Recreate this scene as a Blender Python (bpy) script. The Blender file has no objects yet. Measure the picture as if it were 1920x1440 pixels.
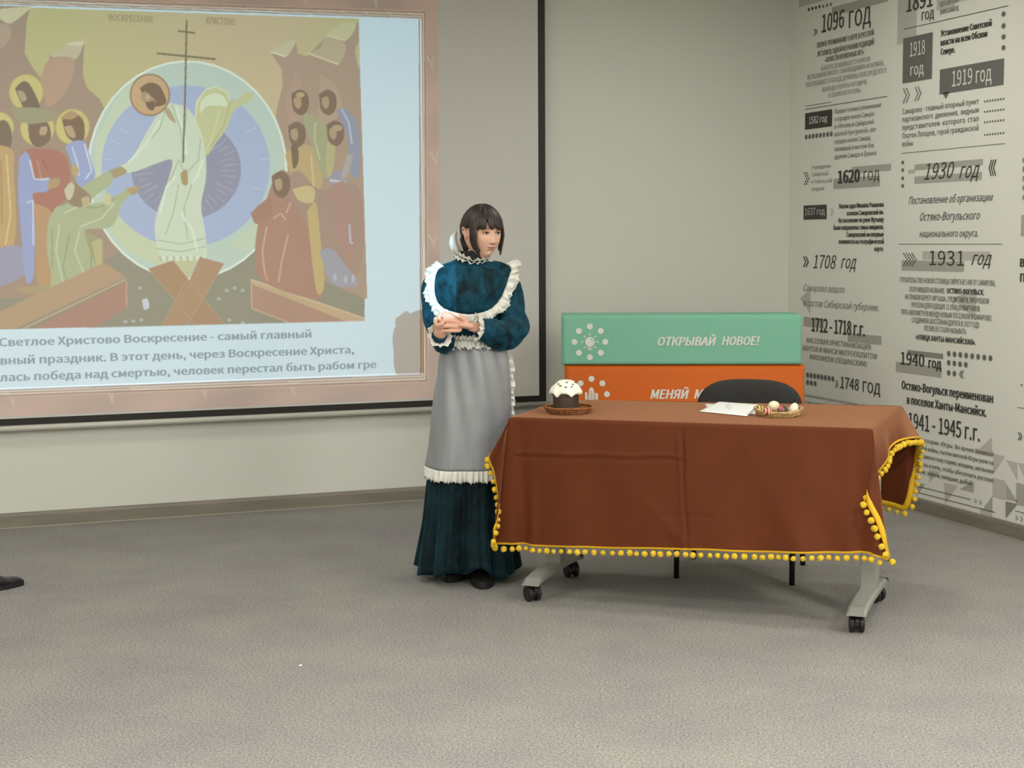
import bpy, bmesh, math, random, os
import numpy as np
from mathutils import Vector, Matrix
random.seed(7)
rng = np.random.default_rng(7)
scene = bpy.context.scene
C = scene.collection
PI = math.pi

# ------------------------------------------------------------------ camera
FPX, YAW, PITCH, ROLL, CH = 2801.6, 0.354979, 0.0954110, 0.0056712, 1.5
fw = np.array([math.sin(YAW)*math.cos(PITCH), math.cos(YAW)*math.cos(PITCH), -math.sin(PITCH)])
rt0 = np.array([math.cos(YAW), -math.sin(YAW), 0.0])
dn0 = np.cross(fw, rt0)
rt = rt0*math.cos(ROLL) + dn0*math.sin(ROLL)
dn = -rt0*math.sin(ROLL) + dn0*math.cos(ROLL)
cam_d = bpy.data.cameras.new('camera')
cam_d.sensor_width = 36.0
cam_d.lens = FPX/1920.0*36.0
cam_d.clip_end = 100
cam = bpy.data.objects.new('camera', cam_d)
C.objects.link(cam)
mw = Matrix.Identity(4)
for i in range(3):
    mw[i][0] = rt[i]; mw[i][1] = -dn[i]; mw[i][2] = -fw[i]
mw[2][3] = CH
cam.matrix_world = mw
scene.camera = cam

# ------------------------------------------------------------------ world, exposure
world = bpy.data.worlds.new('world')
scene.world = world
world.use_nodes = True
world.node_tree.nodes['Background'].inputs[0].default_value = (0.9, 0.95, 1.0, 1)
world.node_tree.nodes['Background'].inputs[1].default_value = 0.02
scene.view_settings.view_transform = 'Standard'
scene.view_settings.look = 'None'
scene.view_settings.gamma = 1.0
scene.view_settings.use_curve_mapping = False
scene.view_settings.exposure = 0.0

# room extents (metres): x from XL to XR, y from YF to YB
XL, XR, YF, YB, CEIL = -4.2, 4.92, -5.0, 8.25, 3.08
YS = 8.19      # plane of the projection screen
# ceiling lamps: x, y, power
PANELS = [(x, y, p) for y, p in ((-3.0, 38), (-0.6, 92), (1.8, 70), (4.1, 16), (6.4, 10)) for x in (-2.4, 0.6, 3.7)]
for (x, y, p) in PANELS:
    ld = bpy.data.lights.new('panel_light', 'AREA')
    ld.shape = 'RECTANGLE'; ld.size = 0.56; ld.size_y = 0.56
    ld.energy = p; ld.color = (1.0, 0.995, 0.95)
    lo = bpy.data.objects.new('panel_light', ld)
    lo.location = (x, y, CEIL-0.045)
    C.objects.link(lo)
PROJ = np.array([0.50, -0.30, 2.42])
PROJ_POWER = 2250.0
ld = bpy.data.lights.new('projector_lamp', 'SPOT')
ld.energy = PROJ_POWER; ld.color = (0.34, 0.74, 1.0)
ld.shadow_soft_size = 0.0001; ld.spot_size = math.radians(64); ld.spot_blend = 0.0
plamp = bpy.data.objects.new('projector_lamp', ld)
C.objects.link(plamp)
plamp.location = PROJ
plamp.rotation_euler = Vector((0.62-PROJ[0], YS-PROJ[1], 1.75-PROJ[2])).to_track_quat('-Z', 'Y').to_euler()

# ------------------------------------------------------------------ measuring helpers
def ray(px, py):
    return rt*((px-960)/FPX) + dn*((py-720)/FPX) + fw
CAM = np.array([0.0, 0.0, CH])
def at_z(px, py, z):
    d = ray(px, py); return CAM + d*((z-CH)/d[2])
def at_y(px, py, y):
    d = ray(px, py); return CAM + d*(y/d[1])
def at_x(px, py, x):
    d = ray(px, py); return CAM + d*(x/d[0])
def at_plane(px, py, p0, n):
    d = ray(px, py); n = np.array(n, float)
    return CAM + d*(np.dot(np.array(p0)-CAM, n)/np.dot(d, n))

# ------------------------------------------------------------------ materials
def S(r, g, b):
    f = lambda c: (c/255/12.92) if c/255 <= 0.04045 else ((c/255+0.055)/1.055)**2.4
    return (f(r), f(g), f(b), 1.0)
def mat(name, col, rough=0.6, metal=0.0, noise=None, bump=None, sheen=None, spec=0.5, coat=0.0, two=None, vcol=None, rough_noise=0):
    """noise=(scale, amount) mottles the colour, bump=(scale, strength)"""
    m = bpy.data.materials.new(name); m.use_nodes = True
    nt = m.node_tree; b = nt.nodes['Principled BSDF']
    b.inputs['Base Color'].default_value = col
    b.inputs['Roughness'].default_value = rough
    b.inputs['Metallic'].default_value = metal
    b.inputs['Specular IOR Level'].default_value = spec
    b.inputs['Coat Weight'].default_value = coat
    tc = nt.nodes.new('ShaderNodeTexCoord')
    if sheen:
        b.inputs['Sheen Weight'].default_value = sheen[0]
        b.inputs['Sheen Roughness'].default_value = sheen[1]
        b.inputs['Sheen Tint'].default_value = sheen[2]
    if vcol:
        a = nt.nodes.new('ShaderNodeAttribute'); a.attribute_name = vcol
        nt.links.new(a.outputs['Color'], b.inputs['Base Color'])
    elif noise or two:
        sc, amt = noise[:2] if noise else (5, 1)
        n = nt.nodes.new('ShaderNodeTexNoise'); n.inputs['Scale'].default_value = sc
        n.inputs['Detail'].default_value = 5
        if noise and len(noise) > 2:
            mp = nt.nodes.new('ShaderNodeMapping'); mp.inputs['Scale'].default_value = noise[2]
            nt.links.new(tc.outputs['Object'], mp.inputs[0]); nt.links.new(mp.outputs[0], n.inputs[0])
        else:
            nt.links.new(tc.outputs['Object'], n.inputs[0])
        r = nt.nodes.new('ShaderNodeValToRGB')
        c0 = [c*(1-amt) for c in col[:3]]+[1]; c1 = [min(1, c*(1+amt)) for c in col[:3]]+[1]
        if two: c0, c1 = col, two
        r.color_ramp.elements[0].color = c0; r.color_ramp.elements[1].color = c1
        r.color_ramp.elements[0].position = 0.35; r.color_ramp.elements[1].position = 0.68
        nt.links.new(n.outputs[0], r.inputs[0]); nt.links.new(r.outputs[0], b.inputs['Base Color'])
    if bump:
        n2 = nt.nodes.new('ShaderNodeTexNoise'); n2.inputs['Scale'].default_value = bump[0]
        n2.inputs['Detail'].default_value = 4
        if len(bump) > 2:
            mp = nt.nodes.new('ShaderNodeMapping'); mp.inputs['Scale'].default_value = bump[2]
            nt.links.new(tc.outputs['Object'], mp.inputs[0]); nt.links.new(mp.outputs[0], n2.inputs[0])
        else:
            nt.links.new(tc.outputs['Object'], n2.inputs[0])
        bp = nt.nodes.new('ShaderNodeBump'); bp.inputs['Strength'].default_value = bump[1]
        bp.inputs['Distance'].default_value = 0.004
        nt.links.new(n2.outputs[0], bp.inputs['Height']); nt.links.new(bp.outputs[0], b.inputs['Normal'])
    return m

# ------------------------------------------------------------------ mesh helpers
def link(name, me, material=None, parent=None, smooth=False):
    o = bpy.data.objects.new(name, me); C.objects.link(o)
    if material is not None and len(me.materials) == 0: me.materials.append(material)
    if parent is not None: o.parent = parent
    if smooth:
        for p in me.polygons: p.use_smooth = True
    return o
def obj(name, bm, material, parent=None, smooth=False):
    bmesh.ops.recalc_face_normals(bm, faces=bm.faces)
    me = bpy.data.meshes.new(name); bm.to_mesh(me); bm.free()
    return link(name, me, material, parent, smooth)
def pyobj(name, verts, faces, material, parent=None, smooth=False):
    me = bpy.data.meshes.new(name); me.from_pydata([tuple(map(float, v)) for v in verts], [], faces); me.update()
    return link(name, me, material, parent, smooth)
def tag(o, label=None, cat=None, group=None, kind=None):
    if label: o['label'] = label
    if cat: o['category'] = cat
    if group: o['group'] = group
    if kind: o['kind'] = kind
    return o
def empty(name, loc=(0, 0, 0), rz=0):
    o = bpy.data.objects.new(name, None); C.objects.link(o)
    o.location = loc; o.rotation_euler = (0, 0, rz); o.empty_display_size = 0.1
    return o
def bbox(bm, x0, x1, y0, y1, z0, z1, bevel=0.0, M=None):
    r = bmesh.ops.create_cube(bm, size=1)
    vs = r['verts']
    for v in vs:
        v.co = Vector(((x0+x1)/2+v.co.x*(x1-x0), (y0+y1)/2+v.co.y*(y1-y0), (z0+z1)/2+v.co.z*(z1-z0)))
    if bevel:
        es = list({e for v in vs for e in v.link_edges})
        g = bmesh.ops.bevel(bm, geom=es, offset=bevel, segments=2, affect='EDGES', profile=0.6)
        vs = list({v for f in g['faces'] for v in f.verts} | {v for v in vs if v.is_valid})
    if M is not None:
        for v in vs: v.co = M @ v.co
    return vs
def catmull(pts, n):
    P = [np.array(p, float) for p in pts]
    P = [2*P[0]-P[1]] + P + [2*P[-1]-P[-2]]
    out = []
    segs = len(P)-3
    for k in range(n):
        t = k/(n-1)*segs; i = min(int(t), segs-1); u = t-i
        p0, p1, p2, p3 = P[i:i+4]
        out.append(0.5*((2*p1)+(-p0+p2)*u+(2*p0-5*p1+4*p2-p3)*u*u+(-p0+3*p1-3*p2+p3)*u**3))
    return out
def tube(bm, pts, radii, seg=8, cap=True, flat=1.0, wr=None):
    """sweep a circle along pts"""
    pts = [Vector(p) for p in pts]; n = len(pts)
    if not hasattr(radii, '__len__'): radii = [radii]*n
    up = None; rings = []
    for i, p in enumerate(pts):
        t = (pts[min(i+1, n-1)]-pts[max(i-1, 0)]).normalized()
        if up is None:
            a = Vector((0, 0, 1)) if abs(t.z) < 0.9 else Vector((1, 0, 0))
            up = (a - t*a.dot(t)).normalized()
        else:
            up = (up - t*up.dot(t)).normalized()
        sd = t.cross(up)
        ring = []
        for k in range(seg):
            a = 2*PI*k/seg
            rr = radii[i]*(1+(wr(i/(n-1), a) if wr else 0))
            ring.append(bm.verts.new(p+up*math.cos(a)*rr*flat+sd*math.sin(a)*rr))
        rings.append(ring)
    for i in range(n-1):
        for k in range(seg):
            bm.faces.new((rings[i][k], rings[i][(k+1) % seg], rings[i+1][(k+1) % seg], rings[i+1][k]))
    if cap:
        bm.faces.new(list(reversed(rings[0]))); bm.faces.new(rings[-1])
    return rings
def lathe(bm, prof, seg=32, c=(0, 0, 0), wob=None):
    rings = []
    for (r, z) in prof:
        ring = []
        for k in range(seg):
            a = 2*PI*k/seg
            rr, zz = (r, z) if wob is None else wob(r, z, a)
            ring.append(bm.verts.new((c[0]+rr*math.cos(a), c[1]+rr*math.sin(a), c[2]+zz)))
        rings.append(ring)
    for i in range(len(rings)-1):
        for k in range(seg):
            bm.faces.new((rings[i][k], rings[i][(k+1) % seg], rings[i+1][(k+1) % seg], rings[i+1][k]))
    bm.faces.new(list(reversed(rings[0]))); bm.faces.new(rings[-1])
    return rings
def ball(bm, c, r, sc=(1, 1, 1), u=12, v=8, M=None):
    res = bmesh.ops.create_uvsphere(bm, u_segments=u, v_segments=v, radius=r)
    for w in res['verts']:
        q = Vector((w.co.x*sc[0], w.co.y*sc[1], w.co.z*sc[2]))
        if M is not None: q = M @ q
        w.co = q+Vector(c)
    return res['verts']
def grid_mesh(P):
    """P: array rows x cols x 3 -> verts, faces"""
    R_, K_, _ = P.shape
    faces = [(i*K_+j, i*K_+j+1, (i+1)*K_+j+1, (i+1)*K_+j) for i in range(R_-1) for j in range(K_-1)]
    return P.reshape(-1, 3), faces

# ------------------------------------------------------------------ room shell
m_wall = mat('wall_paint', S(212, 212, 202), 0.85, bump=(60, 0.08))
m_print_wall = mat('printed_wallpaper', S(228, 227, 217), 0.7, bump=(60, 0.05))
m_ceil = mat('ceiling_board', S(215, 213, 205), 0.9)
m_base = mat('laminate_skirting', S(126, 119, 106), 0.5, noise=(3, 0.10, (1, 1, 9)))
m_strip = mat('skirting_seal', S(160, 155, 140), 0.5)
m_floor = bpy.data.materials.new('grey_carpet'); m_floor.use_nodes = True
nt = m_floor.node_tree; b = nt.nodes['Principled BSDF']; b.inputs['Roughness'].default_value = 0.95
b.inputs['Specular IOR Level'].default_value = 0.15
tc = nt.nodes.new('ShaderNodeTexCoord')
mp = nt.nodes.new('ShaderNodeMapping'); mp.inputs['Scale'].default_value = (1, 1, 1); mp.inputs['Rotation'].default_value = (0, 0, 0.5)
nt.links.new(tc.outputs['Object'], mp.inputs[0])
def nz(scale, det, c0, c1, p0, p1):
    n = nt.nodes.new('ShaderNodeTexNoise'); n.inputs['Scale'].default_value = scale; n.inputs['Detail'].default_value = det
    n.inputs['Roughness'].default_value = 0.65
    nt.links.new(mp.outputs[0], n.inputs[0])
    r = nt.nodes.new('ShaderNodeValToRGB'); r.color_ramp.elements[0].color = c0; r.color_ramp.elements[1].color = c1
    r.color_ramp.elements[0].position = p0; r.color_ramp.elements[1].position = p1
    nt.links.new(n.outputs[0], r.inputs[0]); return n, r
n1, r1 = nz(120, 7, S(120, 117, 116), S(168, 164, 159), 0.38, 0.64)
n2, r2 = nz(2.2, 3, (0.93, 0.92, 0.94, 1), (1.06, 1.07, 1.0, 1), 0.35, 0.65)
mx = nt.nodes.new('ShaderNodeMix'); mx.data_type = 'RGBA'; mx.blend_type = 'MULTIPLY'; mx.inputs[0].default_value = 1
nt.links.new(r1.outputs[0], mx.inputs[6]); nt.links.new(r2.outputs[0], mx.inputs[7]); nt.links.new(mx.outputs[2], b.inputs['Base Color'])
bp = nt.nodes.new('ShaderNodeBump'); bp.inputs['Strength'].default_value = 0.35; bp.inputs['Distance'].default_value = 0.005
nt.links.new(n1.outputs[0], bp.inputs['Height']); nt.links.new(bp.outputs[0], b.inputs['Normal'])

def slab(name, x0, x1, y0, y1, z0, z1, m, bevel=0):
    bm = bmesh.new(); bbox(bm, x0, x1, y0, y1, z0, z1, bevel)
    return tag(obj(name, bm, m), kind='structure')
T_ = 0.12
slab('floor', XL-T_, XR+T_, YF-T_, YB+T_, -0.1, 0, m_floor)
slab('ceiling', XL-T_, XR+T_, YF-T_, YB+T_, CEIL, CEIL+0.1, m_ceil)
slab('wall_back', XL-T_, XR+T_, YB, YB+T_, 0, CEIL, m_wall)
slab('wall_front', XL-T_, XR+T_, YF-T_, YF, 0, CEIL, m_wall)
slab('wall_left', XL-T_, XL, YF, YB, 0, CEIL, m_wall)
wall_right = slab('wall_right', XR, XR+T_, YF, YB, 0, CEIL, m_print_wall)
def baseboard(name, L, along, m=m_base):
    bm = bmesh.new()
    prof = [(0, 0.006), (0.016, 0.006), (0.016, 0.064), (0.012, 0.078), (0.004, 0.082), (0, 0.082)]
    ends = []
    for t in (0, L):
        ends.append([bm.verts.new((t, -d, z)) for d, z in prof])
    for k in range(len(prof)-1):
        bm.faces.new((ends[0][k], ends[0][k+1], ends[1][k+1], ends[1][k]))
    bm.faces.new(ends[0]); bm.faces.new(list(reversed(ends[1])))
    o = obj(name, bm, m); tag(o, kind='structure')
    bm = bmesh.new(); bbox(bm, 0, L, -0.02, -0.001, 0.0005, 0.007)
    obj('seal_strip', bm, m_strip, o)
    o.matrix_world = along
    return o
baseboard('baseboard_back', XR-XL, Matrix.Translation((XL, YB, 0)))
baseboard('baseboard_right', YB-YF-0.02, Matrix.Translation((XR, YB-0.02, 0)) @ Matrix.Rotation(-PI/2, 4, 'Z'))
baseboard('baseboard_left', YB-YF-0.02, Matrix.Translation((XL, YF, 0)) @ Matrix.Rotation(PI/2, 4, 'Z'))
# ceiling lamps
m_lampf = mat('lamp_frame', S(225, 225, 222), 0.5)
m_diff = bpy.data.materials.new('lamp_diffuser'); m_diff.use_nodes = True
bb = m_diff.node_tree.nodes['Principled BSDF']
bb.inputs['Emission Color'].default_value = (1, 0.97, 0.9, 1); bb.inputs['Emission Strength'].default_value = 4; m_diff.cycles.emission_sampling = 'NONE'
rown = {6.4: 'nearest the screen wall', 4.1: 'in the second row from the screen wall', 1.8: 'in the middle row', -0.6: 'right above the viewer', -3.0: 'in the rearmost row'}
for (x, y, p) in PANELS:
    side = 'left' if x < 0 else ('middle' if x < 2 else 'right')
    t = tag(empty('ceiling_light', (x, y, CEIL)), 'square white ceiling light panel %s, %s one' % (rown[y], side), 'lamp', 'ceiling light panels')
    bm = bmesh.new()
    for a in ((-0.3, 0.3, -0.3, -0.285), (-0.3, 0.3, 0.285, 0.3), (-0.3, -0.285, -0.285, 0.285), (0.285, 0.3, -0.285, 0.285)):
        bbox(bm, a[0], a[1], a[2], a[3], -0.03, 0)
    obj('frame', bm, m_lampf, t)
    bm = bmesh.new(); bbox(bm, -0.285, 0.285, -0.285, 0.285, -0.02, -0.006)
    obj('diffuser', bm, m_diff, t)

# ------------------------------------------------------------------ lettering machinery
FONTDIR = bpy.utils.system_resource('DATAFILES', path='fonts')
_fonts = {}
def font(name):
    if name not in _fonts:
        p = os.path.join(FONTDIR, name)
        _fonts[name] = bpy.data.fonts.load(p) if os.path.exists(p) else None
    return _fonts[name]
FN = 'Noto Sans CJK Regular.woff2'
def text_geo(txt, weight=0.0, shear=0.0, fname=FN, res=2, bold=True):
    """letter outlines as flat faces with cap height 1; heavier strokes are slightly lifted, shifted copies"""
    cu = bpy.data.curves.new('t', 'FONT'); cu.body = txt; cu.size = 1; cu.resolution_u = res
    f = font(fname)
    if f: cu.font = f
    cu.shear = shear
    o = bpy.data.objects.new('t', cu); C.objects.link(o)
    dg = bpy.context.evaluated_depsgraph_get()
    me = o.evaluated_get(dg).to_mesh()
    n = len(me.vertices); co = np.empty(n*3); me.vertices.foreach_get('co', co); co = co.reshape(-1, 3)
    faces = [tuple(p.vertices) for p in me.polygons]
    o.evaluated_get(dg).to_mesh_clear()
    bpy.data.objects.remove(o); bpy.data.curves.remove(cu)
    co = co/_capraw[0]
    w = (weight+0.006)/0.73
    if w > 0.002 and bold:
        n0 = len(co); allc = []; allf = []
        for q, (dx, dy) in enumerate(((-1, 0), (1, 0), (0, -0.45), (0, 0.45), (0, 0))[:5 if w > 0.015 else 2]):
            c2 = co.copy(); c2[:, 0] += dx*w*1.25; c2[:, 1] += dy*w; c2[:, 2] = 0.0002*(q+1); allc.append(c2); allf += [tuple(i+q*n0 for i in f) for f in faces]
        co = np.concatenate(allc); faces = allf
    return co, faces
_capraw = [1.0]
_capraw[0] = text_geo('H', -1)[0][:, 1].max(); _cap = 1.0
class Ink:
    """collects flat printed shapes of one ink in a plane: origin o, right r, up u, lifted by n"""
    def __init__(s): s.v = []; s.f = []
    def add(s, pts, faces):
        k = len(s.v); s.v += [tuple(p) for p in pts]; s.f += [tuple(i+k for i in f) for f in faces]
def put_text(ink, txt, P0, width, capz, r, u, weight=0.0, shear=0.0, fname=FN):
    co, faces = text_geo(txt, weight, shear, fname)
    x0, x1 = co[:, 0].min(), co[:, 0].max()
    X = (co[:, 0]-x0)/(x1-x0)*width
    Z = co[:, 1]/_cap*capz
    P = np.array(P0)[None]+X[:, None]*np.array(r)[None]+Z[:, None]*np.array(u)[None]+co[:, 2][:, None]*np.cross(r, u)[None]
    ink.add(P, faces)

# ------------------------------------------------------------------ printed right wall
WX = XR-0.0012
inks = {k: Ink() for k in ('dark', 'mid', 'grey', 'pale', 'faint', 'white')}
LR, LU = (0, -1, 0), (0, 0, 1)
LIFT = {'faint': 0.0006, 'pale': 0.0010, 'mid': 0.0022, 'dark': 0.0026, 'grey': 0.0018, 'white': 0.0045}
def wp(px, py, ink='dark'):
    p = at_x(px, py, XR); p[0] = XR-LIFT[ink]; return p
def T(txt, x0, y0, x1, h, ink='dark', w=0.0, sh=0.0, yend=False):
    """text line: left end (x0,y0 at the baseline), right end x1, cap height h (pixels of the photo)"""
    if yend:
        b = wp(x1, y0, ink); a = wp(x0, y0, ink)
        a[2] = b[2]; href = at_x(x1, y0-h, XR)[2]-b[2]; a[2] = b[2]
        put_text(inks[ink], txt, a, abs(a[1]-b[1]), href, LR, LU, w, sh); return
    a = wp(x0, y0, ink); b = wp(x1, y0, ink)
    hz = at_x(x0, y0-h, XR)[2]-a[2]
    put_text(inks[ink], txt, a, abs(a[1]-b[1]), hz, LR, LU, w, sh)
def poly(pts, ink):
    inks[ink].add([wp(x, y, ink) for x, y in pts], [tuple(range(len(pts)))[::-1]])
def rect(x0, y0, x1, y1, ink):
    """level rectangle on the wall from the left edge heights y0..y1 (at x0) to x1"""
    a = wp(x0, y0, ink); c = wp(x0, y1, ink); b = wp(x1, y0, ink)
    inks[ink].add([(a[0], a[1], a[2]), (a[0], b[1], a[2]), (a[0], b[1], c[2]), (a[0], a[1], c[2])], [(3, 2, 1, 0)])
def rule(x0, y0, x1, ink='dark', w=1.1):
    rect(x0, y0-w/2, x1, y0+w/2, ink)
def dot(x, y, rx, ink='mid', tall=1.0):
    p = wp(x, y, ink); q = wp(x+rx, y, ink); r = abs(p[1]-q[1])
    hz = at_x(x, y-rx*1.35*tall, XR)[2]-p[2]
    pts = [(p[0], p[1]-r*math.cos(2*PI*k/12), p[2]+hz*math.sin(2*PI*k/12)) for k in range(12)]
    inks[ink].add(pts, [tuple(range(12))])
def dots(x0, y0, x1, n, rx, ink='mid'):
    a = wp(x0, y0, ink); b = wp(x1, y0, ink)
    q = wp(x0+rx, y0, ink); r = abs(a[1]-q[1])*1.05
    for i in range(n):
        yy = a[1]+(b[1]-a[1])*i/(n-1)
        inks[ink].add([(a[0], yy-r*math.cos(2*PI*k/12), a[2]+r*math.sin(2*PI*k/12)) for k in range(12)], [tuple(range(12))])
def chev(x0, x1, y0, y1, ink='mid', n=2, right=True, th=0.22):
    a = wp(x0, y0, ink); b = wp(x1, y0, ink); c = wp(x0, y1, ink)
    Wd = abs(a[1]-b[1]); Hh = a[2]-c[2]; sgn = 1
    step = Wd/(n+0.9)
    for k in range(n):
        o = k*step
        L = [(o, 0), (o+step*0.45, 0), (o+step*1.5, Hh/2), (o+step*0.45, Hh), (o, Hh), (o+step*1.05, Hh/2)]
        if not right: L = [(Wd-x, z) for x, z in L][::-1]
        inks[ink].add([(a[0], a[1]-x, c[2]+z) for x, z in L], [(5, 4, 3, 2), (5, 2, 1, 0)] if right else [(0, 5, 4, 3), (0, 3, 2, 1)])
# column 1
rect(1560, 14, 1665, 30, 'pale'); rect(1498, -6, 1560, 14, 'faint')
dots(1517, 18, 1537, 4, 1.6, 'dark'); dots(1544, 12, 1558, 3, 1.6, 'mid')
T('1096', 1541, 61.5, 1583, 33, 'dark', 0.005, 0.05); T('ГОД', 1592, 53, 1633, 31, 'dark', 0.004)
chev(1526, 1534, 55, 67, 'dark')
T('ПЕРВОЕ УПОМИНАНИЕ О ЮГРЕ В РУССКОЙ', 1532.7, 90, 1638.6, 9.5, 'mid', 0.015)
T('ЛЕТОПИСИ, ОДНОЙ ИЗ РАННИХ РЕДАКЦИЙ', 1532.7, 106.5, 1638.6, 9.5, 'mid', 0.015)
T('«ПОВЕСТИ ВРЕМЕННЫХ ЛЕТ»', 1547.6, 117, 1620, 9, 'mid', 0.02)
T('БЛАГОСЛОВИВШЕГО КНЯЗЯ', 1540, 133, 1631, 8.5, 'grey')
T('МСТИСЛАВА ВЕЛИКОГО, СЫНА ВЛАДИМИРА МОНОМАХА,', 1514.4, 150, 1657.6, 9, 'grey')
T('РАССКАЗЫВАЕТ О ПОХОДЕ ДРУЖИНЫ НОВГОРОДСКОГО', 1511.6, 164, 1662, 9, 'grey')
T('ВОЕВОДЫ ГЮРЯТЫ РОГОВИЧА', 1542.3, 172.5, 1625, 8.5, 'grey')
T('«В ЗЕМЛЮ ЮГОРСКУЮ»', 1553, 183.5, 1614, 8.5, 'grey')
rule(1510, 199.4, 1559, 'mid'); rule(1510, 205.1, 1664, 'dark')
rect(1510.3, 212.5, 1560.7, 243.4, 'dark')
T('1582 год', 1518, 232.5, 1552, 13, 'white', 0.02)
dots(1512, 257, 1559, 8, 2.4, 'mid')
for i, (s, x1) in enumerate((('Первые точные упоминания', 1652), ('о городке князя Самара', 1639), ('в «Летописи Сибирской', 1638.6),
        ('краткой Кунгурской», как', 1642.7), ('городок князя Самара,', 1633.5), ('являвшийся местом боя', 1638.6), ('дружин Самара и Ермака.', 1644.5))):
    T(s, 1564.8, 213.5+14.1*i, x1, 8.5, 'mid', 0, 0.25)
for i, (s, x1) in enumerate((('Учреждение', 1558), ('Сибирской', 1553), ('и Тобольской', 1560), ('епархии.', 1547))):
    T(s, 1522, 317.7+13.4*i, x1, 7.5, 'grey')
for k in range(5): dots(1509+3*(2-abs(2-k))*0.7, 325+5*k, 1513+3*(2-abs(2-k))*0.7, 2, 1.1, 'mid')
rect(1598, 313, 1671, 325.5, 'pale'); rect(1563, 335.4, 1650, 354.8, 'pale')
T('1620', 1571, 343.7, 1613, 23, 'dark', 0.04); T('ГОД', 1619.7, 339, 1649, 18, 'dark', -0.005)
rect(1507.5, 385.5, 1550.6, 412, 'dark'); T('1637 год', 1510.5, 403.5, 1547.5, 13, 'white', 0.0)
chev(1557, 1565, 389.7, 405, 'pale')
for s, x0, y in (('Указом царя Михаила Романова', 1573.2, 390.9), ('основан Самаровский ям.', 1588, 403.9), ('На поселение по реке Иртышу', 1572.5, 417.6),
        ('были направлены семьи ямщиков.', 1563, 431), ('Самаровский ям впервые', 1587.4, 444), ('появляется на географической', 1573.2, 457), ('карте.', 1640, 470.4)):
    T(s, x0, y, 1657.5, 8.6, 'dark', 0.035)
chev(1506, 1519, 480.6, 501, 'dark')
T('1708', 1525, 503, 1568, 25, 'dark', -0.008, 0.25); T('год', 1577, 503, 1606, 25, 'dark', -0.008, 0.35)
T('Самарово вошло', 1507, 545.5, 1584, 13, 'grey', 0, 0.4)
T('в состав Сибирской губернии.', 1506.4, 573.5, 1648, 13, 'grey', 0, 0.4)
rect(1507, 594, 1545, 612, 'pale'); rect(1590, 624, 1653, 640, 'pale')
T('1712 - 1718 г.г.', 1522, 620.7, 1622.5, 25, 'dark', 0.03)
T('МАССОВАЯ ХРИСТИАНИЗАЦИЯ', 1513.3, 642.2, 1633, 9.5, 'mid', 0.0)
T('ХАНТОВ И МАНСИ МИТРОПОЛИТОМ', 1505, 656.5, 1644.4, 9.5, 'mid', 0.0)
T('ФИЛОФЕЕМ (ЛЕЩИНСКИМ)', 1518.3, 673.3, 1625.8, 9.5, 'mid', 0.0)
dots(1514.7, 703, 1562, 8, 2.6, 'mid'); dots(1514.7, 717, 1529, 3, 2.6, 'mid')
chev(1567, 1573, 713, 726, 'dark'); T('1748', 1576, 727, 1611, 21, 'dark', 0.005, 0.05); T('ГОД', 1618, 734.5, 1651, 20, 'dark', 0.005)
T('Самаровский ям получил статус деревни, затем', 1509, 743, 1627, 5.5, 'mid'); T('стал селом Самарово и центром', 1509, 755, 1613, 5.5, 'mid')
T('...', 1640, 766, 1646, 9, 'dark', 0.04)
# column 2
rect(1684, -20, 1720, 84, 'faint'); rect(1757, -20, 1790, 20, 'faint')
T('1891', 1700, 23, 1749, 30, 'dark', 0.012, 0.03); T('ГОД', 1728.6, 39, 1751.6, 15.5, 'dark', 0.01)
T('ЦЕСАРЕВИЧ НИКОЛАЙ', 1762.3, 12.6, 1842, 8.5, 'grey', 0.01); T('(НИКОЛАЙ II).', 1763, 27.5, 1798.5, 9, 'grey', 0.01)
rule(1695.4, 55, 1890.2, 'dark', 1.2)
rect(1694.2, 72.2, 1749, 156.5, 'mid')
T('1918', 1707, 106.6, 1736, 26, 'white', 0.012); T('год', 1708, 142, 1733.5, 22, 'white', 0.015)
chev(1693, 1709, 166, 194, 'grey'); chev(1715, 1730.5, 163, 190, 'grey')
T('Установление Советской', 1764.2, 68.7, 1859.3, 11.5, 'dark', 0.04)
T('власти на всем Обском', 1764.2, 86, 1851.2, 11.5, 'dark', 0.04)
T('Севере.', 1764.2, 103.3, 1791.2, 11.5, 'dark', 0.04)
for y in (26.4, 48.6, 69.2, 89.4): dot(1882, y, 3.8, 'mid')
rect(1763, 130.6, 1882.6, 177, 'mid')
poly([(1767.6, 174.5), (1773.8, 185.6), (1780.2, 172.5)][::-1], 'mid')
T('1919 год', 1786, 162.7, 1860.5, 29, 'white', 0.012)
for s, x1, y in (('Самарово - главный опорный пункт', 1835.2, 214.3), ('партизанского  движения,  видным', 1834.7, 229.2),
        ('представителем  которого  стал', 1834.7, 244.2), ('Платон Лопарев, герой гражданской', 1834.7, 260), ('войны', 1712, 275)):
    T(s, 1692.5, y, x1, 10, 'dark', -0.012)
for y in (190.2, 209.7, 229.3, 253): dots(1847, y, 1882, 8, 1.3, 'mid')
rule(1690.8, 287.6, 1884.5, 'mid', 1.0)
for y in (304.7, 318.9, 334.2, 348.4): dot(1693, y, 2.6, 'mid')
rect(1715, 308.5, 1843, 319.5, 'pale'); rect(1703, 318, 1716, 326, 'faint'); rect(1715, 331, 1841, 345, 'pale')
T('1930', 1733, 337.3, 1789, 30, 'dark', -0.012, 0.3); T('год', 1799, 334.5, 1837, 30, 'dark', -0.012, 0.4)
chev(1853, 1869, 300, 330.5, 'dark', 3, False)
T('Постановление об организации', 1704.2, 383, 1862.4, 14, 'dark', -0.01, 0.4)
T('Остяко-Вогульского', 1725.5, 414, 1837.6, 15, 'dark', -0.01, 0.4)
T('национального округа.', 1724.3, 444.5, 1834, 13, 'dark', -0.01, 0.4)
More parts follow.
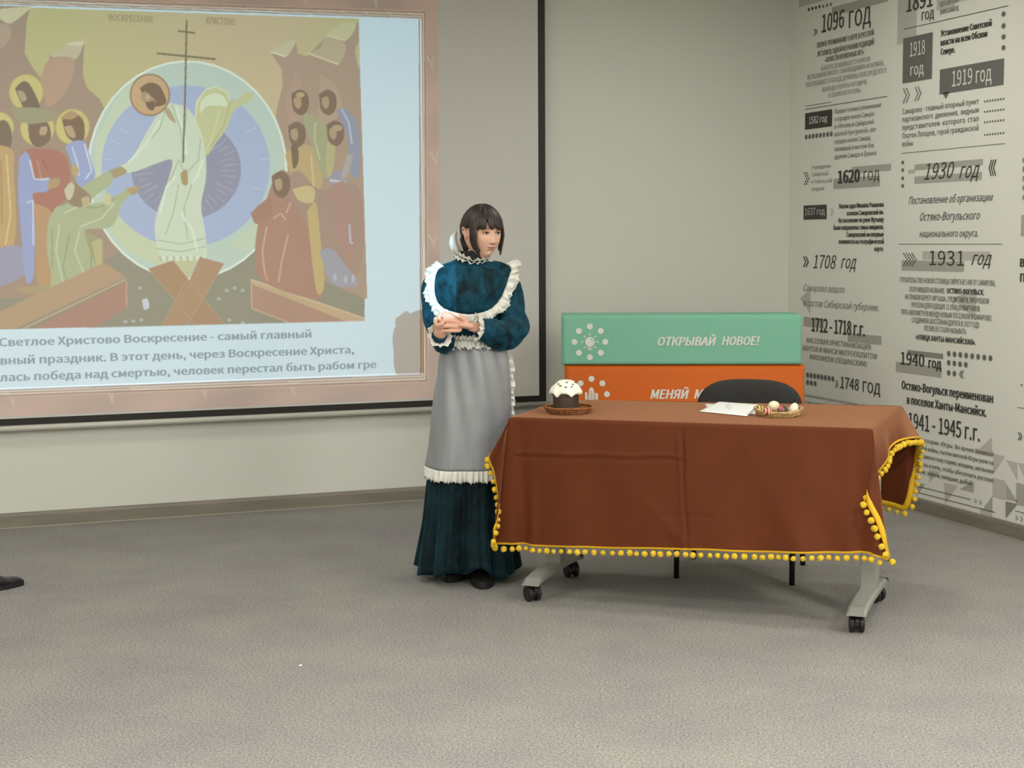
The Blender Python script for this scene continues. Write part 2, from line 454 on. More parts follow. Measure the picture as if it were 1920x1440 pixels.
rule(1685.4, 457.7, 1880, 'mid', 1.0)
rect(1730, 471, 1857, 487, 'faint'); rect(1691, 488, 1808, 507, 'pale')
for k in range(7): dots(1695+2.3*(3-abs(3-k)), 475.5+3.6*k, 1711+2.3*(3-abs(3-k)), 4, 1.0, 'dark')
T('1931', 1743, 497, 1808, 27, 'dark', -0.006); T('год', 1822, 496.5, 1860, 26, 'dark', -0.012, 0.4)
for s, x0, y, x1, wgt in (('СТРОИТЕЛЬСТВО НОВОЙ СТОЛИЦЫ ОКРУГА В 5 КМ ОТ САМАРОВА,', 1687.7, 529, 1867.1, 0.0), ('ПОЛУЧИВШЕЙ НАЗВАНИЕ', 1705.4, 546.7, 1771.5, 0.0),
        ('ОСТЯКО-ВОГУЛЬСК.', 1775.5, 549.7, 1846, 0.035), ('НА ПРАВОМ БЕРЕГУ ИРТЫША, СРЕДИ ТАЙГИ, ПРОРУБИЛИ', 1697.6, 560.8, 1854.8, 0.0),
        ('ПРОСЕКИ ДЛЯ БУДУЩИХ 11 УЛИЦ И КВАРТАЛОВ.', 1709.4, 575.7, 1838.8, 0.0), ('ПЯТЬ КИЛОМЕТРОВ МЕЖДУ НОВЫМ ПОСЕЛКОМ И САМАРОВО,', 1690.8, 589.2, 1861.2, 0.0),
        ('СОЕДИНИЛА ШОССЕЙНАЯ ДОРОГА В 1937 ГОДУ.', 1710, 604, 1838.3, 0.0), ('ПОЗЖЕ ЕЕ СТАЛИ НАЗЫВАТЬ', 1733.8, 619.8, 1812.4, 0.0),
        ('«УЛИЦА ХАНТЫ-МАНСИЙСКАЯ».', 1717.5, 636, 1830.6, 0.03)):
    T(s, x0, y, x1, 9.5, 'dark', wgt)
rect(1702, 656, 1769, 665.5, 'grey'); rect(1680, 678, 1766, 697, 'pale')
T('1940', 1689, 682.5, 1734, 23, 'dark', 0.015); T('год', 1741, 689, 1766, 19, 'dark', 0.03)
dots(1779.4, 663, 1857.8, 8, 3.2, 'mid'); dots(1779.4, 680, 1811.5, 4, 3.2, 'mid'); dots(1779.4, 699, 1790, 2, 3.2, 'mid')
chev(1798, 1808, 693.6, 708.5, 'dark', 2, False)
T('Остяко-Вогульск переименован', 1691, 729, 1863.5, 15.5, 'dark', 0.035)
T('в поселок Ханты-Мансийск.', 1701, 756.5, 1851, 15.5, 'dark', 0.035)
T('1941 - 1945 г.г.', 1703.6, 802, 1838.3, 29, 'dark', 0.012)
for s, x1, y in (('страницы истории. Югры. Во время Великой', 1863.3, 856), ('Отечественной войны, тысячи жителей Югры ушли на', 1863.3, 872),
        ('фронт, а оставшиеся в тылу старики, женщины, школьники', 1863.3, 888), ('работали день и ночь, чтобы обеспечить русскую', 1863.3, 904.5), ('армию мясом, зерном, овощами, рыбой.', 1824, 910.5)):
    T(s, 1693, y, x1, 8.5, 'mid', 0.005, 0.1, yend=True)
rule(1696, 905.3, 1821, 'dark', 1.2); rule(1696, 916.7, 1867.5, 'dark', 1.2)
chev(1827, 1833.5, 934.5, 942, 'grey'); chev(1836, 1842.5, 937, 945, 'grey')
# column 3, only its left edge is in the picture
T('В', 1913, 500, 1922, 15, 'dark', 0.04); T('П', 1913, 528, 1922, 15, 'dark', 0.04)
for y, s in ((305, 'Н'), (322, 'В'), (340, 'П'), (357, 'К'), (375, 'Н')): T(s, 1918, y, 1924, 9, 'mid', 0.02)
rect(1915, 403, 1935, 443, 'pale')
chev(1909, 1919.5, 810, 825, 'dark'); rule(1907.5, 763.5, 1940, 'mid'); rule(1903.6, 957.5, 1940, 'dark', 1.2)
chev(1904, 1911, 966, 975, 'grey'); chev(1913, 1920, 968, 978, 'grey'); dots(1916, 722, 1922, 2, 1.5, 'mid')
rect(1906, 905, 1925, 946, 'pale')
# pale triangle pattern along the foot of the wall
for tr, k in (([(1861, 930), (1861, 962), (1844, 953)], 'pale'), ([(1861, 895), (1885, 902), (1885, 938), (1861, 932)], 'faint'), ([(1886, 905), (1908, 941), (1886, 936)], 'pale'),
        ([(1886, 940), (1908, 945), (1886, 972)], 'grey'), ([(1908, 912), (1925, 918), (1910, 944)], 'faint'), ([(1700, 880), (1716, 884), (1716, 900)], 'faint'),
        ([(1720, 905), (1735, 908), (1718, 932)], 'pale'), ([(1770, 905), (1796, 911), (1772, 946)], 'faint'), ([(1800, 917), (1826, 902), (1826, 924)], 'pale'),
        ([(1838, 952), (1861, 958), (1861, 972), (1838, 966)], 'faint'), ([(1742, 880), (1762, 885), (1742, 905)], 'faint'), ([(1862, 850), (1885, 856), (1862, 890)], 'faint'), ([(1886, 862), (1908, 868), (1908, 902)], 'faint'),
        ([(1908, 868), (1925, 870), (1925, 905)], 'faint'), ([(1827, 850), (1860, 820), (1860, 857)], 'faint'), ([(1500, 560), (1520, 540), (1520, 590)], 'faint'), ([(1786, 560), (1830, 540), (1830, 600)], 'faint')):
    poly(tr[::-1], k)
cols = {'dark': S(66, 64, 58), 'mid': S(108, 106, 100), 'grey': S(140, 138, 129), 'pale': S(172, 170, 160), 'faint': S(192, 189, 179), 'white': S(214, 211, 201)}
names = {'dark': 'black_lettering', 'mid': 'dark_grey_print', 'grey': 'grey_print', 'pale': 'pale_grey_block', 'faint': 'faint_pattern', 'white': 'white_lettering'}
for k, ink in inks.items():
    o = pyobj(names[k], ink.v, ink.f, mat('ink_'+k, cols[k], 0.75), wall_right); tag(o, kind='stuff')

# ------------------------------------------------------------------ projection screen on the back wall
m_screen_alb = (0.60, 0.585, 0.55); PICK = 1.0
m_screen = mat('screen_fabric', m_screen_alb+(1,), 0.8, spec=0.2)
m_black = mat('screen_border', S(27, 25, 18), 0.6)
m_bar = mat('screen_bar', S(196, 194, 182), 0.35)
scr = tag(empty('projection_screen', (1.1, YS, 0)), 'large white projection screen with black border hanging on the back wall', 'screen')
sx1 = at_y(1010.5, 600, YS)[0]; sxo = at_y(1023.5, 600, YS)[0]; zb = at_y(600, 759.6, YS)[2]; zbo = at_y(600, 772.7, YS)[2]
sx0, sz1 = -1.55, 3.0
L0 = 1.1
def sbox(name, x0, x1, z0, z1, y0, y1, m, bev=0):
    bm = bmesh.new(); bbox(bm, x0-L0, x1-L0, y0-YS, y1-YS, z0, z1, bev); return obj(name, bm, m, scr)
sbox('screen_sheet', sx0, sx1, zb, sz1, YS, YS+0.003, m_screen)
sbox('border', sx1, sxo, zbo, sz1, YS-0.0006, YS+0.003, m_black)
sbox('border', sx0-0.04, sx0, zbo, sz1, YS-0.0006, YS+0.003, m_black)
sbox('border', sx0, sx1, zbo, zb, YS-0.0006, YS+0.003, m_black)
bm = bmesh.new()
tube(bm, [(sx0-0.05-L0, 0, zbo-0.012), (sxo+0.085-L0, 0, zbo-0.012)], 0.0155, 16)
obj('bottom_bar', bm, m_bar, scr, True)
bm = bmesh.new(); bbox(bm, sx0-0.1-L0, sxo+0.1-L0, -0.06, 0.055, 2.99, 3.075, 0.01); obj('roller_case', bm, m_bar, scr)

# ------------------------------------------------------------------ the projected picture, its light painted as surface colour on the screen
class Canvas:
    def __init__(s, x0, x1, z0, z1, step):
        s.step = step; s.x0, s.z0 = x0, z0
        s.nx = int((x1-x0)/step)+1; s.nz = int((z1-z0)/step)+1
        s.SS = 2
        s.xs = x0+(np.arange(s.nx*s.SS)+0.5)/s.SS*step; s.zs = z0+(np.arange(s.nz*s.SS)+0.5)/s.SS*step
        s.X, s.Z = np.meshgrid(s.xs, s.zs)
        s.img = np.zeros((len(s.zs), len(s.xs), 3))
    def _mask_poly(s, pts):
        px = [p[0] for p in pts]; pz = [p[1] for p in pts]
        i0 = max(0, np.searchsorted(s.xs, min(px))-1); i1 = min(len(s.xs), np.searchsorted(s.xs, max(px))+1)
        j0 = max(0, np.searchsorted(s.zs, min(pz))-1); j1 = min(len(s.zs), np.searchsorted(s.zs, max(pz))+1)
        X = s.X[j0:j1, i0:i1]; Z = s.Z[j0:j1, i0:i1]
        m = np.zeros(X.shape, bool)
        n = len(pts)
        for k in range(n):
            xa, za = pts[k]; xb, zb_ = pts[(k+1) % n]
            if za == zb_: continue
            c = ((za > Z) != (zb_ > Z)) & (X < (xb-xa)*(Z-za)/(zb_-za)+xa)
            m ^= c
        return m, (slice(j0, j1), slice(i0, i1))
    def poly(s, pts, col, a=1.0):
        w = [(lambda q: (q[0], q[2]))(at_y(x, y, YS)) for x, y in pts]
        m, sl = s._mask_poly(w)
        c = np.array(col, float)
        s.img[sl][m] = s.img[sl][m]*(1-a)+c*a
    def blob(s, cx, cy, rx, ry, col, a=1.0, rot=0.0):
        s.poly([(cx+rx*math.cos(t)*math.cos(rot)-ry*math.sin(t)*math.sin(rot), cy+rx*math.cos(t)*math.sin(rot)+ry*math.sin(t)*math.cos(rot)) for t in np.linspace(0, 2*PI, 40)[:-1]], col, a)
    def line(s, pts, w, col, a=1.0):
        for (xa, ya), (xb, yb) in zip(pts[:-1], pts[1:]):
            d = math.hypot(xb-xa, yb-ya) or 1; nx, ny = -(yb-ya)/d*w/2, (xb-xa)/d*w/2
            s.poly([(xa+nx, ya+ny), (xb+nx, yb+ny), (xb-nx, yb-ny), (xa-nx, ya-ny)], col, a)
    def smooth(s, pts): return [tuple(p) for p in catmull([(x, y, 0) for x, y in list(pts)+[pts[0]]], len(pts)*5)]
    def cpoly(s, pts, col, a=1.0):
        s.poly([(p[0], p[1]) for p in s.smooth(pts)], col, a)
zt = 2.99
cv = Canvas(-1.35, 2.602, 0.60, zt, 0.0042)
# slide frame pattern
FR = (168, 148, 135); W_ = (202, 216, 226)
cv.img[:] = FR
tz = (cv.Z*3.1+np.sin(cv.X*5.0)*0.3)
cv.img += (np.sin(cv.X*9+3*np.sin(cv.Z*4))*np.sin(cv.Z*7+1))[..., None]*np.array([8, 5, 4])
PL = lambda *a: cv.cpoly(*a)
for (x, y) in ((570, 5), (700, 3), (805, 120), (809, 455), (812, 300), (205, 745), (545, 730), (20, 752), (380, 738)):
    cv.cpoly([(x-8, y-16), (x-1, y-12), (x+9, y+14), (x+3, y+4)], (184, 174, 146), 0.7)
    cv.cpoly([(x+6, y-16), (x+10, y-12), (x+5, y+10), (x+2, y+4)], (178, 166, 142), 0.6)
def inset(k):
    return [(-600, 8-18-k), (788+k, 36-k), (790+k, 705+k*0.9), (-600, 752+k)]
for k, c in ((15, (182, 160, 142)), (13, (150, 130, 118)), (10, (200, 184, 165)), (7, (152, 132, 120)), (5, (208, 196, 180)), (3, (160, 145, 135))):
    cv.poly([(-600, -2-k-8), (785+k, 35-k), (788+k, 702+k), (-600, 752+k)], c)
cv.poly([(-600, -12), (785, 35), (788, 702), (-600, 752)], W_)
# picture
SKY = (186, 178, 132)
pic = [(-600, -8), (673, 35), (683, 602), (-600, 632)]
cv.poly(pic, SKY)
mask, sl = cv._mask_poly([(lambda q: (q[0], q[2]))(at_y(x, y, YS)) for x, y in pic])
g = np.clip((cv.X-0.5)/0.9, 0, 1)*np.clip((2.2-cv.X)/0.5, 0, 1)
gg = g[sl][..., None]*np.array([10, -2, 12]); tmp = cv.img[sl]; tmp[mask] += gg[mask]
BR, BR2, CRM = (164, 142, 126), (172, 148, 130), (200, 190, 158)
cv.poly([(-600, 0), (57, 12), (50, 40), (46, 100), (60, 125), (75, 145), (95, 130), (92, 105), (125, 85), (160, 70), (157, 95), (155, 140), (163, 165), (186, 185), (300, 400), (240, 640), (-600, 660)], BR)
PL([(0, 36), (20, 44), (50, 22), (57, 13), (20, 15), (0, 18)], CRM); PL([(92, 106), (140, 112), (158, 80), (160, 71), (130, 80)], (190, 178, 150)); PL([(122, 84), (130, 80), (158, 78), (150, 86)], (205, 196, 166))
PL([(75, 145), (95, 110), (140, 113), (125, 170), (90, 200)], (180, 152, 130)); PL([(0, 45), (18, 48), (20, 70), (0, 90)], (178, 155, 136))
cv.poly([(507, 98), (535, 107), (554, 73), (558, 100), (575, 106), (612, 68), (640, 60), (672, 42), (690, 610), (480, 615), (500, 330), (520, 200), (530, 160), (528, 130)], BR2)
PL([(507, 96), (535, 80), (554, 74), (550, 88), (535, 107)], (196, 184, 156)); PL([(577, 100), (615, 112), (635, 121), (648, 85), (612, 68), (600, 90)], (186, 168, 142)); PL([(612, 66), (648, 76), (668, 45), (640, 44)], (196, 186, 152))
cv.line([(577, 100), (605, 110), (635, 121)], 3, (208, 198, 166)); cv.line([(507, 97), (535, 106)], 3, (214, 206, 176)); cv.line([(612, 66), (648, 76)], 3, (206, 196, 160))
PL([(555, 130), (565, 150), (560, 250), (535, 200)], (178, 150, 134)); PL([(600, 140), (630, 160), (640, 210), (600, 230)], (180, 156, 136)); PL([(665, 95), (673, 80), (673, 130)], (190, 180, 140))
# dark ground
cv.poly([(-600, 560), (60, 560), (230, 470), (480, 470), (683, 560), (690, 612), (-600, 648)], (148, 142, 126))
# mandorla rings
def ell(cx, cy, rx, ry, c, a=1): cv.blob(cx, cy, rx, ry, c, a)
ell(351, 319, 188, 206, (214, 222, 208)); ell(351, 319, 184, 202, (184, 196, 186)); 
PL([(180, 260), (230, 170), (270, 150), (230, 230), (200, 330), (180, 370)], (192, 200, 178))
PL([(300, 500), (230, 460), (190, 400), (210, 390), (300, 455), (360, 470)], (192, 196, 168)); PL([(470, 470), (520, 400), (525, 330), (500, 400), (430, 460)], (190, 198, 176))
ell(348, 312, 158, 152, (166, 175, 202)); ell(349, 318, 103, 94, (148, 146, 164))
for k in range(44):
    a = 2*PI*k/44+0.03; r0, r1 = 62+8*(k % 3), 92+6*(k % 2)
    cv.line([(349+r0*math.cos(a), 318+r0*math.sin(a)*0.92), (349+r1*math.cos(a), 318+r1*math.sin(a)*0.92)], 1.4, (176, 178, 190), 0.8)
for (x, y) in ((225, 270), (240, 250), (215, 300), (460, 250), (485, 300), (470, 350), (250, 200)):
    a = math.atan2(y-318, x-349); cv.line([(x, y), (x+22*math.cos(a), y+20*math.sin(a))], 1.6, (190, 196, 208), 0.8)
# mantle blown to the right and white-robed figure
PL([(366, 230), (368, 190), (385, 168), (402, 163), (425, 172), (432, 190), (448, 183), (462, 172), (476, 178), (470, 188), (440, 207), (425, 240), (405, 268), (386, 292), (372, 262)], (190, 190, 148))
PL([(375, 215), (378, 188), (400, 175), (418, 180), (426, 198), (405, 198), (386, 200)], (206, 212, 186)); cv.line([(366, 225), (370, 190), (386, 168), (404, 163), (424, 172), (433, 192)], 3, (208, 208, 176))
cv.line([(432, 190), (420, 235), (395, 275)], 2, (172, 170, 130)); cv.line([(412, 205), (402, 245), (388, 280)], 2, (206, 204, 170))
ROB = (198, 205, 186)
PL([(306, 200), (322, 194), (352, 204), (374, 240), (385, 285), (386, 335), (377, 385), (384, 430), (388, 478), (374, 486), (340, 490), (304, 486), (292, 450), (291, 415), (302, 375), (316, 335), (322, 300), (290, 308), (252, 322), (232, 322), (226, 312), (244, 300), (262, 270), (284, 232)], ROB)
for ln in ([(322, 196), (338, 240), (346, 300)], [(310, 205), (300, 240), (262, 285)], [(350, 206), (345, 260)], [(376, 260), (372, 300), (352, 322)], [(318, 340), (335, 300), (345, 322)], [(335, 345), (325, 400), (310, 440)], [(362, 340), (345, 390), (352, 450)], [(295, 450), (340, 458), (388, 446)], [(292, 466), (340, 472), (386, 462)]):
    cv.line(ln, 2, (160, 168, 140), 0.8)
for ln in ([(330, 200), (345, 250), (350, 290)], [(300, 225), (275, 270), (240, 305)], [(380, 300), (370, 330), (360, 345)], [(300, 400), (312, 350), (330, 330)], [(340, 400), (360, 430), (370, 470)]):
    cv.line(ln, 4, (214, 220, 206), 0.8)
for k in range(14): cv.line([(300+6.4*k, 480), (301+6.4*k, 489)], 2.2, (216, 220, 204) if k % 2 else (166, 168, 140))
PL([(228, 312), (238, 322), (222, 332), (206, 334), (196, 326), (210, 318)], (168, 150, 118))
PL([(305, 200), (318, 205), (330, 230), (316, 222)], (176, 160, 130))
cv.blob(281, 178, 38, 40, (158, 126, 104)); cv.blob(281, 178, 35, 37, (193, 163, 128)); PL([(262, 165), (280, 155), (300, 162), (312, 190), (302, 198), (288, 200), (276, 196)], (128, 106, 88))
PL([(264, 176), (274, 172), (292, 190), (288, 198), (276, 195), (266, 188)], (172, 146, 118)); cv.blob(277, 182, 4, 5, (190, 168, 140)); PL([(272, 192), (290, 190), (288, 206), (278, 204)], (124, 104, 88))
# cross staff
cv.line([(350, 37), (347, 180), (343, 305)], 3.2, (126, 116, 92)); cv.line([(333, 58), (366, 62)], 3.2, (126, 116, 92)); cv.line([(294, 100), (404, 111)], 3.4, (126, 116, 92)); PL([(338, 325), (350, 318), (352, 345), (342, 345)], (172, 150, 110))
# crossed planks
cv.poly([(322, 490), (368, 488), (345, 540)], (186, 186, 150))
cv.poly([(278, 504), (325, 488), (420, 607), (368, 610)], (168, 138, 112)); cv.poly([(375, 482), (420, 494), (352, 609), (302, 611), (352, 532)], (172, 142, 116))
for ln in ([(278, 504), (368, 610)], [(325, 489), (420, 607)], [(420, 494), (352, 609)], [(375, 482), (302, 611)]): cv.line(ln, 1.5, (186, 160, 128), 0.7)
for (x, y) in ((272, 570), (425, 545), (440, 540), (455, 545), (410, 560), (262, 540), (235, 603), (250, 602), (265, 600), (455, 605), (430, 600)):
    cv.blob(x, y, 4, 3, (176, 176, 178), 0.9)
cv.cpoly([(266, 562), (276, 560), (280, 576), (270, 580)], (196, 196, 204))
# people on the left
HAL = (198, 184, 128)
for (x, y, r) in ((-30, 170, 30), (0, 238, 27), (49, 173, 33), (70, 240, 33), (136, 238, 33)):
    cv.blob(x, y, r, r*1.05, (178, 158, 108)); cv.blob(x, y, r-2, r*1.05-2, HAL)
PL([(-20, 240), (8, 225), (22, 250), (14, 290), (-20, 300)], (132, 116, 98))
PL([(28, 165), (45, 152), (60, 165), (75, 205), (50, 210), (38, 190)], (128, 112, 96)); PL([(32, 170), (44, 172), (50, 186), (40, 190)], (178, 156, 128))
PL([(52, 225), (75, 216), (92, 235), (94, 262), (72, 276), (56, 262)], (132, 112, 96)); PL([(76, 238), (88, 238), (86, 252), (74, 252)], (182, 158, 130)); PL([(52, 222), (72, 212), (88, 220), (86, 228), (56, 232)], (186, 170, 120))
PL([(116, 225), (136, 212), (156, 226), (158, 258), (146, 268), (126, 256)], (132, 110, 92)); PL([(120, 238), (134, 236), (142, 256), (130, 256)], (182, 158, 128)); PL([(112, 222), (134, 208), (160, 224), (150, 216), (134, 224)], (178, 148, 116))
PL([(20, 200), (90, 205), (105, 225), (40, 230)], (160, 152, 124))
PL([(-100, 280), (14, 275), (26, 330), (30, 420), (22, 470), (-10, 520), (-100, 540)], (188, 158, 116)); cv.line([(12, 290), (20, 400), (10, 460)], 3, (206, 186, 146)); cv.line([(2, 300), (4, 420)], 2, (164, 132, 98))
PL([(-100, 500), (30, 460), (40, 520), (-100, 560)], (156, 152, 170))
PL([(40, 284), (70, 278), (118, 288), (132, 330), (126, 370), (100, 395), (96, 440), (72, 500), (60, 440), (50, 350)], (170, 122, 108)); cv.line([(70, 300), (78, 340), (100, 350)], 2, (190, 150, 132)); cv.line([(80, 300), (90, 320)], 2, (150, 104, 94))
PL([(36, 296), (48, 284), (58, 300), (66, 338), (92, 332), (90, 358), (64, 362), (62, 372), (66, 440), (62, 520), (48, 524), (40, 440), (34, 360)], (154, 160, 194)); cv.line([(56, 300), (64, 336), (92, 336)], 3, (196, 200, 216)); cv.line([(50, 380), (62, 376), (62, 460)], 3, (192, 196, 214)); PL([(92, 336), (112, 334), (108, 350), (90, 352)], (176, 150, 118))
PL([(64, 380), (98, 400), (108, 470), (100, 545), (72, 540)], (182, 148, 116))
PL([(122, 274), (140, 264), (160, 268), (170, 300), (178, 332), (152, 350), (140, 330), (132, 300)], (156, 162, 196)); cv.line([(135, 275), (146, 310), (148, 330)], 3, (196, 200, 218)); cv.line([(158, 270), (172, 320), (160, 336)], 3, (198, 204, 220)); PL([(138, 305), (148, 318), (142, 332), (134, 322)], (184, 160, 122))
PL([(20, 540), (100, 535), (130, 545), (60, 552)], (170, 152, 118))
# kneeling figure in green
GR = (170, 174, 142)
PL([(150, 352), (186, 330), (204, 322), (212, 332), (206, 348), (180, 366), (170, 380), (200, 374), (226, 362), (240, 352), (258, 350), (246, 364), (228, 384), (218, 412), (202, 428), (160, 432), (176, 470), (186, 530), (178, 545), (140, 552), (108, 562), (92, 556), (96, 520), (88, 470), (90, 420), (104, 390), (124, 382)], GR)
for ln in ([(112, 420), (105, 470), (120, 540)], [(150, 432), (140, 470), (160, 520)], [(215, 380), (190, 410), (150, 425)], [(120, 400), (150, 385), (200, 376)]): cv.line(ln, 3, (192, 196, 168), 0.9)
for ln in ([(98, 430), (98, 500)], [(130, 440), (118, 500), (130, 545)], [(160, 390), (190, 388), (215, 372)], [(170, 450), (172, 520)]): cv.line(ln, 2, (146, 150, 118), 0.9)
PL([(196, 452), (188, 470), (190, 520), (160, 440)], (160, 158, 124))
PL([(118, 352), (134, 342), (152, 352), (170, 368), (166, 384), (144, 388), (126, 378)], (150, 132, 108)); PL([(120, 356), (132, 342), (140, 350), (134, 372), (126, 374)], (196, 186, 160)); PL([(152, 372), (166, 368), (168, 382), (156, 388)], (186, 168, 138)); PL([(236, 354), (262, 350), (250, 366)], (176, 152, 118)); PL([(196, 366), (206, 362), (208, 384), (194, 382)], (196, 188, 152))
PL([(172, 454), (190, 450), (192, 500), (186, 524)], (182, 172, 130))
# left tomb
cv.poly([(196, 492), (236, 520), (30, 616), (0, 620), (-60, 612)], (176, 150, 124)); cv.poly([(236, 528), (236, 578), (180, 613), (60, 617)], (170, 134, 120)); cv.line([(236, 524), (40, 618)], 3, (190, 164, 132)); cv.line([(237, 526), (237, 578)], 3, (186, 158, 132))
# right tomb
cv.poly([(470, 524), (683, 596), (683, 603), (640, 604), (470, 545)], (188, 164, 134)); cv.poly([(470, 532), (650, 603), (540, 605), (472, 578)], (174, 140, 122)); cv.line([(471, 524), (472, 578), (540, 604)], 3, (190, 162, 136)); cv.line([(470, 524), (683, 597)], 3, (200, 178, 146))
# people on the right
PL([(534, 290), (560, 272), (590, 280), (604, 320), (600, 356), (580, 366), (560, 350), (548, 340)], (186, 162, 122)); PL([(566, 214), (586, 214), (604, 228), (618, 250), (616, 330), (600, 320), (588, 280), (576, 250)], (166, 162, 130)); cv.line([(591, 228), (590, 262), (600, 300)], 3, (186, 184, 150))
PL([(500, 372), (512, 340), (530, 318), (556, 345), (580, 372), (590, 420), (600, 520), (600, 560), (530, 545), (486, 520), (478, 470), (486, 410)], (170, 134, 118)); PL([(470, 400), (486, 384), (510, 370), (506, 410), (480, 420)], (166, 130, 112))
PL([(528, 345), (560, 320), (600, 356), (672, 350), (676, 500), (620, 530), (600, 470)], (166, 140, 126))
PL([(630, 205), (650, 205), (672, 240), (673, 330), (655, 320), (652, 262)], (150, 150, 168)); cv.line([(640, 204), (654, 230), (660, 270)], 3, (186, 188, 196)); PL([(610, 328), (640, 320), (650, 345), (628, 352)], (158, 150, 164)); cv.line([(618, 338), (648, 342)], 4, (192, 194, 202))
PL([(650, 290), (662, 292), (650, 330), (640, 330)], (172, 164, 158)); PL([(612, 268), (628, 266), (624, 320), (612, 330)], (180, 172, 132)); PL([(618, 350), (650, 348), (660, 480), (640, 470)], (172, 138, 126)); cv.line([(655, 420), (657, 455), (662, 456)], 4, (176, 180, 194))
PL([(548, 355), (575, 348), (590, 356), (586, 380), (560, 376)], (196, 178, 136)); PL([(576, 395), (592, 380), (600, 440), (608, 530), (596, 552), (586, 500)], (190, 168, 122)); cv.line([(583, 290), (588, 350)], 3, (200, 184, 146))
PL([(598, 470), (622, 466), (650, 500), (672, 535), (622, 532)], (162, 156, 164)); 
for (x, y) in ((628, 520), (648, 524), (662, 522)): cv.blob(x, y, 3, 8, (180, 176, 190))
for (x, y, s) in ((562, 190, 1), (614, 190, 1), (628, 248, 1), (556, 250, 1), (526, 344, 1.05)):
    PL([(x-16*s, y-14), (x, y-22*s), (x+15*s, y-12), (x+16*s, y+12), (x+4, y+26*s), (x-12*s, y+16)], (134, 112, 96)); PL([(x-11, y-6), (x, y-9), (x+3, y+6), (x-3, y+14), (x-10, y+6)], (176, 152, 124))
cv.blob(563, 178, 8, 5, (184, 162, 132)); cv.blob(632, 240, 10, 6, (180, 158, 128)); PL([(545, 274), (556, 268), (560, 300), (550, 316)], (128, 110, 90))
for ln in ([(500, 425), (492, 470), (496, 510), (502, 526)], [(540, 440), (528, 490), (522, 530)], [(512, 410), (526, 400), (536, 412)], [(545, 380), (536, 400)]): cv.line(ln, 3.5, (194, 162, 138))
cv.poly([(-600, 632), (683, 602), (780, 600), (780, 640), (-600, 690)], W_); cv.poly([(683.5, 560), (780, 560), (780, 640), (683.5, 640)], W_)
# surface colour of the displayed picture = colour seen / colour of the brightest white
def lin(c):
    c = np.clip(c/255.0, 0, 1); return np.where(c <= 0.04045, c/12.92, ((c+0.055)/1.055)**2.4)
WHT = np.array([200, 217, 227.0]); BX1 = 2.497; BZ0_ = at_y(700, 702, YS)[2]; BZ1_ = at_y(700, 32, YS)[2]; ALB = np.array(m_screen_alb)
img = cv.img.reshape(cv.nz, cv.SS, cv.nx, cv.SS, 3).mean(axis=(1, 3))
AMB = np.array([163, 159, 148.0])
lit = (cv.x0+(np.arange(cv.nx)+0.5)*cv.step < BX1)[None, :] & ((cv.z0+(np.arange(cv.nz)+0.5)*cv.step > BZ0_) & (cv.z0+(np.arange(cv.nz)+0.5)*cv.step < BZ1_))[:, None]
Tm = np.clip(ALB*lin(img)/np.where(lit[..., None], lin(WHT)[None, None], lin(AMB)[None, None]), 0.01, 0.9)
iL = int((-0.03-cv.x0)/cv.step); sel = np.array(list(range(0, iL, 5))+list(range(iL, cv.nx)))
gx = (cv.x0+(np.arange(cv.nx)+0.5)*cv.step)[sel]; gz = cv.z0+(np.arange(cv.nz)+0.5)*cv.step
GX, GZ = np.meshgrid(gx, gz); Tm = Tm[:, sel]
V = np.stack([GX-L0, np.full_like(GX, -0.0012), GZ], -1).reshape(-1, 3)
nxx = len(sel)
ii = (np.arange(cv.nz-1)[:, None]*nxx+np.arange(nxx-1)[None]).ravel()
Fq = np.stack([ii, ii+1, ii+nxx+1, ii+nxx], -1)
me = bpy.data.meshes.new('displayed_picture')
me.vertices.add(len(V)); me.vertices.foreach_set('co', V.ravel())
me.loops.add(Fq.size); me.loops.foreach_set('vertex_index', Fq.ravel().astype(np.int32))
me.polygons.add(len(Fq)); me.polygons.foreach_set('loop_start', (np.arange(len(Fq))*4).astype(np.int32))
me.update(calc_edges=True)
ca = me.color_attributes.new('picture_colour', 'FLOAT_COLOR', 'POINT')
cc = np.ones((len(V), 4), np.float32); cc[:, :3] = Tm.reshape(-1, 3); ca.data.foreach_set('color', cc.ravel())
link('displayed_picture', me, mat('displayed_picture', (1, 1, 1, 1), 0.8, spec=0.2, vcol='picture_colour'), scr)
def alb_of(c): return tuple(ALB*(lin(np.array(c, float))/lin(WHT)))+(1.0,)
def ptext(ink, txt, x0, y0, x1, y1, h, w, sh=0):
    a = at_y(x0, y0, YS); b_ = at_y(x1, y1, YS); z = (a[2]+b_[2])/2
    hz = at_y(x0, y0-h, YS)[2]-a[2]
    co, faces = text_geo(txt, w, sh)
    X = a[0]+(co[:, 0]-co[:, 0].min())/(co[:, 0].max()-co[:, 0].min())*(b_[0]-a[0]); Z = z+co[:, 1]/_cap*hz
    ink.add([(x-L0, -0.0022-dz, zz) for x, zz, dz in zip(X, Z, co[:, 2])], faces)
ik = Ink()
ptext(ik, 'Светлое Христово Воскресение - самый главный', -2, 646.5, 584, 635.5, 15, 0.024)
ptext(ik, 'вный праздник. В этот день, через Воскресение Христа,', 1, 680.5, 664, 665, 15, 0.024)
ptext(ik, 'лась победа над смертью, человек перестал быть рабом гре', -1, 712, 706, 692.5, 15, 0.024)
tag(pyobj('slide_text', ik.v, ik.f, mat('slide_text_grey', alb_of((152, 160, 166)), 0.8, spec=0.2), scr), kind='stuff')
ik2 = Ink()
ptext(ik2, 'ВОСКРЕСЕНИЕ', 204, 40, 288, 41, 12, 0.02); ptext(ik2, 'ХРИСТОВО', 386, 46, 441, 47, 13, 0.02)
